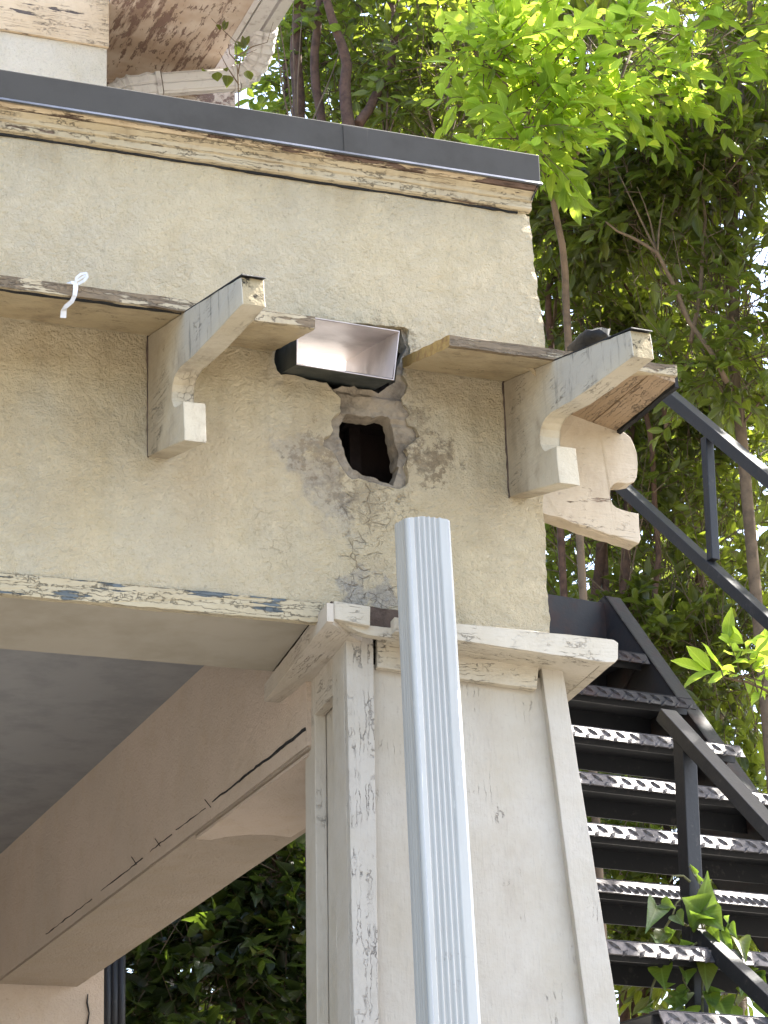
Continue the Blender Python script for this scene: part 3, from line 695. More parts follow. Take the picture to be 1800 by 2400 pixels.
board('panel', [front(ul(-.1, u1t, u1b) - .03, ztop[0] - .005, E_), front(ul(-.1, u2t, u2b) + .03, ztop[1] + .01, E_), front(ul(-4, u2t, u2b) + .03, -4, E_), front(ul(-4, u1t, u1b) - .03, -4, E_)], Yc * .012, M['column'], sd=4)
board('panel', [front(0.02, UPZ, .12), front(.98, UPZ, .12), front(.98, -4, .2), front(.02, -4, .2)], Yc * .01, M['cavity'], sd=4)  # near-black sheet inside the shaft, shade of the gap put in as colour
# left side: s = 0 at the front edge, 1 at the rear edge
def side(s, z, off=0.0):
    a = Lt + (Lb - Lt) * ((z - Lt[2]) / (Lb[2] - Lt[2])); c = Bt + (Bb - Bt) * ((z - Bt[2]) / (Bb[2] - Bt[2]))
    return a + Yc * .0355 * (1 - s) + (c - a) * s + Xc * off
board('stile', [side(0, UPZ), side(.28, UPZ), side(.28, -4), side(0, -4)], Xc * .035, M['column'], sd=5)
board('stile', [side(.74, UPZ), side(1, UPZ), side(1, -4), side(.74, -4)], Xc * .035, M['column'], sd=6)
board('rail', [side(.283, UPZ), side(.737, UPZ), side(.737, UPZ - .14), side(.283, UPZ - .14)], Xc * .033, M['cap_side'], sd=7)
board('panel', [side(.26, UPZ - .1, .037), side(.76, UPZ - .1, .037), side(.76, -4, .037), side(.26, -4, .037)], Xc * .012, M['column'], sd=8)
k = MB(); k.hexa([Rt - Xc * .02, Rt - Xc * .02 + Yc * dt, Rb - Xc * .02 + Yc * .6, Rb - Xc * .02], [Rt - Xc * .03, Rt - Xc * .03 + Yc * dt, Rb - Xc * .03 + Yc * .6, Rb - Xc * .03]); k.build('side_panel', M['column'], colm)
k = MB(); k.hexa([Bt + Xc * .04, Rt + Yc * dt - Xc * .04, Rb + Yc * .6 - Xc * .04, Bb + Xc * .04], [Bt + Xc * .04 - Yc * .02, Rt + Yc * (dt - .02) - Xc * .04, Rb + Yc * .58 - Xc * .04, Bb + Xc * .04 - Yc * .02]); k.build('back_panel', M['column'], colm)
# cap boards
VC = -.19
def cf(px, py, v=VC): return at(px, py, Yc, v)
U = [cf(925, 1478), cf(1290, 1481.5), cf(1449, 1502), cf(1449, 1543), cf(1420, 1552), cf(925, 1495)]
front_top = [cf(925, 1446), cf(1290, 1483), cf(1438, 1498.5), cf(1449, 1506), cf(1449, 1545), cf(1441, 1553), cf(1420, 1552), cf(1079, 1501), cf(925, 1480)]
k = MB(); k.prism(front_top, Yc * .045, 0, .003); cut(k, .06)
cb = rough_edges(k.build('cap_board', M['cap'], colm), .002, 20, 1); cb['label'] = 'front cap board cracked along its edge'
und = [cf(766, 1456), cf(925, 1480), cf(1079, 1501), cf(1420, 1552)]
ncap = np.cross(und[3] - und[0], Yc); ncap /= np.linalg.norm(ncap)
if ncap[2] < 0: ncap = -ncap
dcap = ncap @ und[0]
def cu(px, py): return at(px, py, ncap, dcap)
u0 = float(und[0] @ Xc); BLc = at(*z4(65, 978), Xc, u0); depth = float((BLc - und[0]) @ Yc)
# right wing of the cap: underside panel with its own mitred return
k = MB(); k.slab([und[1] + Yc * .012, und[3] + Yc * .012 - Xc * .006, und[3] + Yc * depth - Xc * .006, und[1] + Yc * depth], ncap * .03, 0, .002); k.build('cap_soffit', M['cap'], colm)
k = MB(); q0 = und[3] + Xc * .0; k.slab([cf(1449, 1506) + Yc * .045, cf(1449, 1545) + Yc * .045, cf(1449, 1545) + Yc * depth, cf(1449, 1506) + Yc * depth], Xc * -.03); k.build('cap_board', M['cap'], colm)
# left side board, mitre open at the front
a0, a1, a2, a3 = cf(*z4(550, 205)), cf(*z4(552, 352)), None, None
a2 = BLc; hz = a0 - a1; a3 = a2 + hz
k = MB(); k.hexa([a0, a1, a2, a3], [a0 + Xc * .022 + Yc * .004, a1 + Xc * .022 + Yc * .004, a2 + Xc * .022, a3 + Xc * .022], 0, .002); cut(k, .08)
rough_edges(k.build('cap_board', M['cap_side'], colm), .0012, 16, 3)
k = MB(); uq = [a1 + Xc * .004, cu(*z4(780, 490)), cu(*z4(700, 500)) + Xc * .05, a2 + Xc * .13, a2 + Xc * .004]
k.prism([p - ncap * .001 for p in uq], ncap * .014); k.build('cap_soffit', M['cap_side'], colm)
# loose block, dark bared wood and the strip under it
k = MB(); f0 = [*[cf(*z4(*q), VC + .012) for q in ((605, 193), (890, 236), (888, 388), (605, 332))]]
k.slab(f0, Yc * .055, 0, .003); cut(k, .05); lb = rough_edges(k.build('cap_board', M['cap'], colm), .0012, 16, 6); lb['label'] = 'short loose cap block'
k = MB(); k.slab([*[cf(*z4(*q), VC + .07) for q in ((580, 200), (1120, 268), (1120, 440), (640, 390))]], Yc * .02); cut(k, .03)
rough_edges(k.build('backing_board', M['darkwood'], colm), .004, 30)
k = MB(); k.slab([*[cf(*z4(*q), VC + .035) for q in ((640, 360), (1110, 412), (1110, 485), (860, 455))]], Yc * .035); cut(k, .04)
rough_edges(k.build('cap_strip', M['cap'], colm), .003, 22)

# ------------------------------------------------------------------ downspout
ds = empty('downspout', (-.4, -.3, -4.0), 'pale ribbed metal downspout standing loose below the hole', 'downspout')
yt, yb = -.215, -.27
T = [pY(951, 1213, yt - .085), pY(1057, 1217, yt - .085)]; Bq = [pY(1008.5, 2400, yb - .085), pY(1130.6, 2400, yb - .085)]
wt, wb = T[1][0] - T[0][0], Bq[1][0] - Bq[0][0]
def sect(c0, w, dep):
    P_ = []
    def rc(cx, cy, r, a0, a1, n=5):
        for i in range(n + 1):
            a = a0 + (a1 - a0) * i / n; P_.append((cx + r * math.cos(a), cy + r * math.sin(a)))
    r = .011
    # left side from back to front with three shallow grooves
    rc(r, dep - r, r, math.pi / 2, math.pi)
    for i in range(25):
        t = i / 24; y = (dep - r) * (1 - t) + r * t; gdep = 0
        if .2 < t < .8: gdep = .0022 * (.5 - .5 * math.cos((t - .2) / .6 * 3 * 2 * math.pi))
        P_.append((gdep, y))
    rc(r, r, r, math.pi, 1.5 * math.pi)
    n = 90
    for i in range(n + 1):
        t = i / n; x = r + (w - 2 * r) * t; g_ = 0
        if .10 < t < .80: g_ =   .0075 * (.5 - .5 * math.cos((t - .10) / .70 * 5 * 2 * math.pi))
        P_.append((x, g_))
    rc(w - r, r, r, 1.5 * math.pi, 2 * math.pi)
    rc(w - r, dep - r, r, 0, math.pi / 2)
    return [Vector((c0[0] + x, c0[1] + y, c0[2])) for x, y in P_]
k = MB(); s0 = sect(T[0], wt, .095); s1 = sect(Bq[0], wb, .105); n = len(s0)
rows = []
for t in [i / 12 for i in range(13)] + [2.0, 2.6]:
    if t == 2.6: t = (-4.0 - T[0][2]) / (Bq[0][2] - T[0][2])
    rows.append([k.b.verts.new(a.lerp(c, t)) for a, c in zip(s0, s1)])
for v in rows[0]:                           # top cut: higher at the rounded front left, as sawn off by hand
    v.co.z += .012 * math.sin((v.co.x - T[0][0]) / wt * 2.6) + .004 * noise.noise(v.co * 60) + (v.co.y - T[0][1]) * .12
for a, c in zip(rows, rows[1:]):
    for j in range(n):
        f = k.b.faces.new([a[j], a[(j + 1) % n], c[(j + 1) % n], c[j]]); f.smooth = True
k.build('pipe_shaft', M['spout'], ds)

# ------------------------------------------------------------------ house with eave and gutter behind the parapet
house = empty('house', (-2, 5, -4.0), 'upper storey house corner with stained soffit behind the porch parapet', 'house')
xw = float(pY(253, 60, 4.1)[0]); zj = float(pY(253, 113, 4.1)[2])
k = MB(); k.box(-9, xw - .004, 4.104, 8.0, .9, zj - .003); k.build('wall', M['stucco_far'], house)
k = MB(); k.hexa([(-9, 4.085, zj), (xw, 4.085, zj), (xw, 4.085, zj + .9), (-9, 4.085, zj + .9)], [(-9, 8, zj), (xw, 8, zj), (xw, 8, zj + .9), (-9, 8, zj + .9)]); cut(k, .2)
rough_edges(k.build('siding_board', M['house_board'], house), .004, 8)
ZS = 4.45
e0 = pZ(*zh(1225, 0), ZS); e1 = pZ(*zh(1055, 280), ZS)
k = MB(); fb = pZ(*zh(900, 560), ZS)
so = [(xw + .002, 2.0, ZS), (e0[0] + (e0[0] - e1[0]) / (e0[1] - e1[1]) * (2.0 - e0[1]), 2.0, ZS), (e1[0], 4.80, ZS), (xw + .002, 4.80, ZS)]
k.prism(so, (0, 0, .04)); k.build('soffit', M['deck'], house)
# gutter trough along the eave: flat bottom, bead and dark inner line
d_ = Vector((e0 - e1)); d_.z = 0; d_.normalize(); sd_ = Vector((-d_.y, d_.x, 0));
if sd_.x < 0: sd_ = -sd_
e1v = Vector(e1) - d_ * .02; far = Vector(e0) + d_ * 1.6
k = MB()
def gprism(k, prof): 
    P_ = [e1v + sd_ * s + Vector((0, 0, z)) for s, z in prof]; k.prism(P_, far - e1v)
gprism(k, [(-.02, -.004), (.0, -.016), (.012, -.002), (.012, .03), (-.02, .03)]); k.build('fascia', M['pipe'], house)
k = MB(); gprism(k, [(.014, .02), (.014, -.012), (.085, -.012), (.092, .0), (.098, .02)]); k.build('gutter', M['pipe'], house)
k = MB(); gprism(k, [(.100, .02), (.104, -.010), (.165, .004), (.178, .022), (.190, .06), (.18, .12)]); k.build('gutter', M['pipe'], house)
# round elbow and slanting pipe to the wall
el = [pY(*zh(*p), y) for p, y in (((1275, 190), 4.10), ((1258, 270), 4.16), ((1245, 360), 4.22), ((1215, 440), 4.28), ((1165, 505), 4.33), ((1100, 545), 4.36), ((1040, 562), 4.38))]
def boxpipe(k, pts, w, h, rid=True):
    pts = [Vector(p) for p in pts]; rings = []; w0, h0 = w, h
    for i, p in enumerate(pts):
        if isinstance(w0, list): w = w0[i]; h = w * h0
        t = (pts[min(i + 1, len(pts) - 1)] - pts[max(i - 1, 0)]).normalized()
        s = t.cross(Vector((0.25, .9, .25))).normalized(); u = s.cross(t).normalized(); ring = []
        for j in range(48):
            a = 2 * math.pi * j / 48; c, s_ = math.cos(a), math.sin(a)
            m = max(abs(c), abs(s_)) ** .75
            rr = 1 - (.13 * max(0.0, math.cos(a * 8)) ** 5 if rid else 0)
            ring.append(k.b.verts.new(p + (s * c * w + u * s_ * h) / m * rr * .98))
        rings.append(ring)
    for a, c in zip(rings, rings[1:]):
        for j in range(48): k.b.faces.new([a[j], a[(j + 1) % 48], c[(j + 1) % 48], c[j]])
    k.b.faces.new(rings[0][::-1]); k.b.faces.new(rings[-1])
k = MB(); 
sub = []
for i in range(len(el) - 1):
    for t in (0, .25, .5, .75): sub.append(Vector(el[i]).lerp(Vector(el[i + 1]), t))
sub.append(Vector(el[-1]))
boxpipe(k, sub, [.056 + (.011 if (i % 3 == 1) else 0) for i in range(len(sub))], .9)
ew = k.build('elbow', M['pipe'], house)
pp = [pY(*zh(1065, 562), 4.375), pY(*zh(480, 604), 4.42), pY(*zh(330, 618), 4.44)]
k = MB(); boxpipe(k, pp[:2], .058, .052); dn_ = k.build('downpipe', M['pipe'], house)
for t in (.02, .955):
    c_ = Vector(pp[0]).lerp(Vector(pp[1]), t); dv = (Vector(pp[1]) - Vector(pp[0])).normalized()
    k = MB(); boxpipe(k, [c_ - dv * .012, c_ + dv * .012], .064, .058, False); k.build('collar', M['pipe'], dn_)
    k = MB(); boxpipe(k, [c_ - dv * .017, c_ - dv * .012], .0625, .0565, False); k.build('seam', M['darkwood'], dn_)
k = MB(); k_p = [Vector(p) for p in (pp[1] + (pp[0] - pp[1]) * .02, pp[2], pY(*zh(270, 635), 4.45), pY(*zh(215, 665), 4.45), pY(*zh(170, 720), 4.45))]
k_q = [k_p[i].lerp(k_p[i + 1], t) for i in range(4) for t in (0, .33, .67)] + [k_p[-1]]
boxpipe(k, k_q, [.056 + (.010 if i % 3 == 1 else 0) for i in range(len(k_q))], .9); k.build('elbow', M['pipe'], house)
k = MB()
xe = float(pY(*zh(1062, 700), 4.80)[0]); k.box(xw - .1, xe, 4.805, 8, .9, ZS + .35); k.build('wall', M['deck'], house)
# bird-sown seedling in the gutter outlet
k = MB()
sd0 = pY(*zh(1085, 770), 4.0)
stems = [[(1085, 770), (1080, 560), (1070, 420), (1065, 300), (960, 200), (890, 130)], [(1080, 520), (1100, 400), (1210, 350)], [(1075, 440), (1020, 380), (1010, 310)], [(1085, 600), (1000, 470), (945, 365)], [(1072, 400), (1180, 330), (1285, 300), (1330, 150)]]
for s_ in stems:
    P_ = [pY(*zh(*p), 4.0) for p in s_]; k.tube(P_, [.004 - .004 * i / len(P_) for i in range(len(P_))], 5)
weed = empty('seedling', tuple(sd0), 'thin leggy seedling growing out of the gutter elbow above the coping', 'plant')
k.build('stem', M['twig'], weed)

# ------------------------------------------------------------------ steel staircase
a_ = math.radians(7.9)
Xs = np.array([math.cos(a_), math.sin(a_), 0]); Ys = np.array([-math.sin(a_), math.cos(a_), 0]); Zs = np.array([0, 0, 1.0])
DEP = 10.2
P1 = CAM + ray(1621, 1640) * DEP; x1 = float(P1 @ Xs)
P2 = at(1735, 1751, Xs, x1); run = float((P1 - P2) @ Ys); rise = float(P1[2] - P2[2])
def st(x, y, z): return Xs * x + Ys * y + Zs * z
y1 = float(P1 @ Ys); zt1 = float(P1[2]); xL = x1 - 1.42
stair = empty('staircase', tuple(st(x1 - .5, y1 - 3, -4.0)), 'black steel outdoor staircase with diamond plate treads beside the column', 'staircase')
# x of tread i's right end runs along the stringer
ROW = {2: 1674, 3: 1788, 4: 1914, 5: 2055, 6: 2212}
def lug(k, c, ax, nrm, L, W, H):
    c, ax, nrm = Vector(c), Vector(ax).normalized(), Vector(nrm).normalized(); s = ax.cross(nrm)
    base = [c - ax * L, c + s * W, c + ax * L, c - s * W]
    v = [k.b.verts.new(p) for p in base]; t0 = k.b.verts.new(c - ax * L * .45 + nrm * H); t1 = k.b.verts.new(c + ax * L * .45 + nrm * H)
    for f in ((v[0], v[1], t0), (v[1], t1, t0), (v[1], v[2], t1), (v[2], v[3], t1), (v[3], t0, t1), (v[3], v[0], t0)): k.b.faces.new(f)
STEP = []
for i in range(0, 10):
    yy = y1 - run * (i - 1); zz = zt1 - rise * (i - 1)
    STEP.append((yy, zz))
nl = Ys * -.86 + Zs * .5; dl = Ys * -.5 - Zs * .86          # lip faces out and a little up
for i, (yy, zz) in enumerate(STEP):
    k = MB(); k.slab([st(xL, yy, zz), st(x1, yy, zz), st(x1, yy + .29, zz), st(xL, yy + .29, zz)], Zs * -.006)
    k.slab([st(xL, yy + .03, zz - .006), st(x1, yy + .03, zz - .006), st(x1, yy + .036, zz - .05), st(xL, yy + .036, zz - .05)], Ys * .006)
    k.slab([st(xL, yy + .27, zz - .006), st(x1, yy + .27, zz - .006), st(x1, yy + .27, zz - .07), st(xL, yy + .27, zz - .07)], Ys * .006)
    tr_ = k.build('tread', M['steel'], stair)
    k = MB(); hgt = .052
    p0 = st(xL, yy, zz + .001); p1 = st(x1, yy, zz + .001)
    k.slab([p0, p1, p1 + dl * hgt, p0 + dl * hgt], -nl * .005)
    k.slab([p0 + Zs * .0015, p1 + Zs * .0015, p1 + Zs * .0015 + Ys * .05, p0 + Zs * .0015 + Ys * .05], Zs * .002)
    nlug = int((x1 - xL) / .030)
    for j in range(nlug):
        x = xL + .03 * (j + .5); sgn = 1 if j % 2 else -1
        if i == 5: sgn = 1
        c = st(x, yy, zz) + dl * (.018 if j % 2 else .043)
        if i == 5: c = st(x, yy, zz) + dl * .031
        lug(k, c, Xs * .75 + dl * .66 * sgn, nl, .025, .0085, .008)
    for j in range(nlug):
        lug(k, st(xL + .03 * (j + .5), yy + .022, zz + .0035), Xs * .7 + Ys * (.7 if j % 2 else -.7), Zs, .016, .005, .003)
    k.build('nosing', M['plate'] if i >= 2 else M['rust'], tr_)  # top two nosings take the dark steel, shade put in by colour
# stringers: deep channels, flanges turned out
def stringer(xa, sgn, name='stringer'):
    k = MB(); up = np.array(Ys * run + Zs * rise); up = up / np.linalg.norm(up); nn = np.cross(Xs, up); nn = nn if nn[2] > 0 else -nn
    top = st(xa, STEP[0][0] + .10 + run * .9, STEP[0][1] + rise * .9) + nn * .13; bot = st(xa, STEP[9][0] - .5, STEP[9][1] - rise * 6.5) + nn * .15
    k.slab([top, bot, bot - nn * .33, top - nn * .33 + up * .25], Xs * sgn * .008)
    k.slab([top, bot, bot + Xs * sgn * .075, top + Xs * sgn * .075], nn * -.008)
    k.slab([top - nn * .33 + up * .25, bot - nn * .33, bot - nn * .33 + Xs * sgn * .075, top - nn * .33 + up * .25 + Xs * sgn * .075], nn * .008)
    return k.build(name, M['rust'], stair)
stringer(x1 + .004, 1); stringer(xL - .004, -1)
# gusset clips under the treads along the right stringer
for i, (yy, zz) in enumerate(STEP[:5]):
    k = MB(); k.slab([st(x1 - .002, yy + .04, zz - .01), st(x1 - .002, yy + .27, zz - .01), st(x1 - .002, yy + .27, zz - .14)], Xs * -.006) if False else k.hexa(
        [st(x1 - .002, yy + .04, zz - .01), st(x1 - .002, yy + .26, zz - .01), st(x1 - .002, yy + .26, zz - .13), st(x1 - .002, yy + .2, zz - .13)],
        [st(x1 - .010, yy + .04, zz - .01), st(x1 - .010, yy + .26, zz - .01), st(x1 - .010, yy + .26, zz - .13), st(x1 - .010, yy + .2, zz - .13)])
    k.build('gusset', M['rust'], stair)
# landing
yl, zl = STEP[0][0] + run, STEP[0][1] + rise
k = MB(); k.slab([st(xL, yl, zl), st(x1 + .08, yl, zl), st(x1 + .08, yl, zl - .075), st(xL, yl, zl - .075)], Ys * .008)
k.slab([st(xL - .6, yl + .02, zl + .004), st(x1 + .08, yl + .02, zl + .004), st(x1 + .08, yl + 1.3, zl + .004), st(xL - .6, yl + 1.3, zl + .004)], Zs * -.008)
k.build('landing', M['rust'], stair)
fa = [at(1200, 1378, Ys, yl - .01), at(1430, 1416, Ys, yl - .01), at(1430, 1530, Ys, yl - .01), at(1200, 1510, Ys, yl - .01)]
k = MB(); k.slab(fa, Ys * .012); k.build('landing_fascia', M['rust'], stair)
def rail(name, pa, pb, xo, w=.021, h=.021, vertical=False):
    A_, B_ = at(*pa, Xs, x1 - xo), at(*pb, Xs, x1 - xo)
    t = (B_ - A_) / np.linalg.norm(B_ - A_); hv = np.cross(Xs, t)
    if 'rail' in name: B_ = B_ + t * 1.1            # runs on down the flight past the frame
    k = MB(); k.bar(A_, B_, Xs * w, hv * h, 0, .003)
    return k.build(name, M['steel'], stair)
xo = -.04
rail('handrail', dd(1405, 822), dd(1800, 1150), xo, .028, .024); rail('mid_rail', dd(1290, 1003), dd(1800, 1468), xo, .026, .022)
rail('baluster', dd(1527, 945), dd(1541, 1210), xo, .018, .018)
xo = 1.0
A_, B_ = at(*dd(1438, 1545), Xs, x1 - xo), at(*dd(1680, 1808), Xs, x1 - xo)
rail('handrail', dd(1438, 1545), dd(1750, 1884), xo, .030, .022); rail('baluster', dd(1478, 1588), dd(1512, 2330), xo, .026, .026); rail('mid_rail', dd(1500, 2010), dd(1750, 2245), xo, .024, .024)

# ------------------------------------------------------------------ leaves
def leaf_mesh(name, mat, kind='oval', curl=.1, fold=.22, asp=.40):
    if kind == 'oval':
        prof = [(0, .02), (.10, .42), (.28, .88), (.48, 1.0), (.68, .80), (.86, .40), (1.0, .02)]
    else:
        prof = [(-.10, .30), (.0, .78), (.14, 1.0), (.34, .94), (.56, .62), (.80, .26), (1.0, .02)]
    V_, F_, UV = [], [], []
    for i, (t, w_) in enumerate(prof):
        for j in (-1, 0, 1):
            x = t if not (kind != 'oval' and j == 0 and i == 0) else .08
            y = j * w_ * asp * .5
            V_.append((x, y, abs(j) * w_ * fold * asp * .5 * 1.0 - curl * (t - .35) ** 2 + .02 * math.sin(t * 9 + j)))
            UV.append((t, .5 + j * w_ * .5))
    for i in range(len(prof) - 1):
        for j in range(2):
            a = i * 3 + j; F_.append((a, a + 3, a + 4, a + 1))
    return V_, F_, UV
def mesh_from(name, V_, F_, UV, mat):
    me = bpy.data.meshes.new(name); me.from_pydata(V_, [], F_)
    ul_ = me.uv_layers.new(name='UVMap')
    ul_.data.foreach_set('uv', np.array([UV[l.vertex_index] for l in me.loops], dtype=np.float32).ravel())
    me.polygons.foreach_set('use_smooth', [True] * len(me.polygons)); me.materials.append(mat)
    return me
SHAPES = {'oval': [leaf_mesh('leaf', None, 'oval', c, f, a) for c, f, a in ((.12, .5, .42), (.30, .7, .38), (-.08, .35, .46), (.45, .6, .40))],
          'heart': [leaf_mesh('leaf', None, 'heart', c, f, a) for c, f, a in ((.15, .4, .80), (.35, .6, .72), (.05, .3, .86))]}
MESHC = {}
def leaf_me(shape, i, mat):
    key = (shape, i, mat.name)
    if key not in MESHC: MESHC[key] = mesh_from('leaf', *SHAPES[shape][i], mat)
    return MESHC[key]
# silhouette of the porch in the frame: leaves behind it need not be parts
SIL = [(0, 165), (1265, 360), (1275, 800), (1560, 800), (1500, 1280), (1290, 1280), (1290, 1480), (1450, 1500), (1450, 2400), (700, 2400), (700, 1950), (0, 2400)]
SIL2 = [(0, 165), (1265, 360), (1275, 800), (1540, 840), (1460, 1000), (1500, 1280), (1290, 1280), (1290, 1480), (1330, 1620), (1450, 2400), (700, 2400), (700, 1960), (250, 2270), (0, 2400)]

CLEAR = []      # (target, radius): openings in the canopy through which the sun gets in
def add_clear(p, r): CLEAR.append((np.array(p, float), r))
def sunfilter(Pn, keep=.06):
    ok = np.ones(len(Pn), bool); s = np.array(SUN)
    for T_, r in CLEAR:
        d = Pn - T_; t = d @ s; q = d - t[:, None] * s
        bad = (t > .30) & (np.linalg.norm(q, axis=1) < r) & (rng.random(len(Pn)) > keep)
        ok &= ~bad
    return ok
def unit(v): return v / np.maximum(np.linalg.norm(v, axis=-1, keepdims=True), 1e-9)
def sprays(center, radii, n, L=.22, per=9, size=.09, droop=.25, shell=.55, clump=None):
    """twigs with alternate leaves filling an ellipsoid; returns leaf frames and twig lines"""
    v = unit(rng.normal(size=(n, 3))); rr = (shell + (1 - shell) * rng.random(n)) ** 1.0 * rng.random(n) ** .25
    b = np.array(center) + v * rr[:, None] * np.array(radii)
    if clump:                                    # leave uneven gaps
        f = np.array([noise.noise(Vector(p) * clump) for p in b]); b = b[f > -.12]; v = v[f > -.12]
    n = len(b)
    d = unit(v * .7 + rng.normal(size=(n, 3)) * .55 + np.array([0, -.15, .25]))
    tw = []; pos, ax, nm, sz = [], [], [], []
    up = np.array([0, 0, 1.0])
    ph = rng.random(n) * 6.28
    for q in range(per):
        t = (q + .6) / per
        p = b + d * (L * t) + np.array([0, 0, -droop]) * (L * t * t)
        e1_ = unit(np.cross(d, up) + 1e-6); e2_ = np.cross(e1_, d)
        an = ph + (q % 2) * math.pi + q * .35
        outw = e1_ * np.cos(an)[:, None] + e2_ * np.sin(an)[:, None] * .6
        a = unit(outw * (.85 if q < per - 1 else .1) + d * .65 + rng.normal(size=(n, 3)) * .22 + np.array([0, 0, -.18]))
        nn = unit(np.cross(a, np.cross(up + rng.normal(size=(n, 3)) * .55, a)))
        pos.append(p); ax.append(a); nm.append(nn); sz.append(size * (.5 + .8 * rng.random(n)) * (1 if q else .8))
    for i in range(n):
        tw.append((b[i] - d[i] * .08, b[i] + d[i] * L * .5 + np.array([0, 0, -droop]) * L * .25, b[i] + d[i] * L + np.array([0, 0, -droop]) * L))
    return np.concatenate(pos), np.concatenate(ax), np.concatenate(nm), np.concatenate(sz), tw
def make_foliage(root, leaves, mat, shape='oval', nparts=260, leafy='foliage'):
    pos, ax, nm, sz = leaves
    if len(pos) == 0: return
    side_ = np.cross(nm, ax); px, py, dep = proj(pos)
    inside = (px > -10) & (px < 1810) & (py > -10) & (py < 2410)
    occ = np.array([in_poly(a, c, SIL2) if f else True for a, c, f in zip(px, py, inside)])
    score = np.where(inside & ~occ, 3000 / dep ** 2 * sz, -1)
    order = np.argsort(-score); sel = order[:nparts]; sel = sel[score[sel] > 0]
    isel = np.zeros(len(pos), bool); isel[sel] = True
    for i in sel:
        o = bpy.data.objects.new('leaf', leaf_me(shape, int(rng.integers(len(SHAPES[shape]))), mat)); COL.objects.link(o)
        m = Matrix.Identity(4)
        for r_ in range(3):
            m[r_][0] = ax[i][r_] * sz[i]; m[r_][1] = side_[i][r_] * sz[i]; m[r_][2] = nm[i][r_] * sz[i]; m[r_][3] = pos[i][r_]
        o.parent = root; o.matrix_parent_inverse = Matrix.Translation(Vector(root.location)).inverted(); o.matrix_basis = m
    rest = np.where(~isel)[0]
    if len(rest) == 0: return
    S = SHAPES[shape]; which = rng.integers(len(S), size=len(rest)); VV, FF, UU = [], [], []; off = 0
    for s_i, (V_, F_, UV) in enumerate(S):
        idx = rest[which == s_i]
        if len(idx) == 0: continue
        lv = np.array(V_); lf = np.array(F_); nv = len(lv)
        W = pos[idx][:, None, :] + sz[idx][:, None, None] * (lv[None, :, 0:1] * ax[idx][:, None, :] + lv[None, :, 1:2] * side_[idx][:, None, :] + lv[None, :, 2:3] * nm[idx][:, None, :])
        VV.append(W.reshape(-1, 3)); FF.append((lf[None] + (np.arange(len(idx)) * nv)[:, None, None] + off).reshape(-1, 4)); off += nv * len(idx)
        UU.append(np.tile(np.array(UV), (len(idx), 1)))
    VV = np.concatenate(VV); FF = np.concatenate(FF); UU = np.concatenate(UU)
    me = bpy.data.meshes.new(leafy); me.vertices.add(len(VV)); me.vertices.foreach_set('co', VV.astype(np.float32).ravel())
    me.loops.add(FF.size); me.loops.foreach_set('vertex_index', FF.astype(np.int32).ravel())
    me.polygons.add(len(FF)); me.polygons.foreach_set('loop_start', np.arange(0, FF.size, 4, dtype=np.int32))
    me.polygons.foreach_set('use_smooth', np.ones(len(FF), bool))
    me.update(calc_edges=True)
    uvl = me.uv_layers.new(name='UVMap'); uvl.data.foreach_set('uv', UU[FF.ravel()].astype(np.float32).ravel())
    o = link(leafy, me, mat, root); o['kind'] = 'stuff'
def twigs_obj(root, tw, r=.0036, name='twig', mat='twig'):
    VV, FF = [], []
    for (a, b, c) in tw:
        pts = [np.asarray(a), np.asarray(b), np.asarray(c)]
        t = unit(pts[2] - pts[0]); s = unit(np.cross(t, [.3, .5, .8])); u = np.cross(s, t); k0 = len(VV)
        for i, p in enumerate(pts):
            rr = r * (1 - .35 * i)
            for j in range(3):
                an = 2.094 * j; VV.append(p + (s * math.cos(an) + u * math.sin(an)) * rr)
        for i in range(2):
            for j in range(3):
                FF.append((k0 + i * 3 + j, k0 + i * 3 + (j + 1) % 3, k0 + i * 3 + 3 + (j + 1) % 3, k0 + i * 3 + 3 + j))
    me = bpy.data.meshes.new(name); me.from_pydata([tuple(v) for v in VV], [], FF)
    o = link(name, me, M[mat], root, True); o['kind'] = 'stuff'
def wig(pts, n=4, amp=.03, seed=0):
    out = []
    P_ = [Vector(p) for p in pts]
    for i in range(len(P_) - 1):
        for t in range(n):
            q = P_[i].lerp(P_[i + 1], t / n); out.append(q + noise.noise_vector(q * 3.0 + Vector((seed, 0, 0))) * amp)
    out.append(P_[-1]); return out
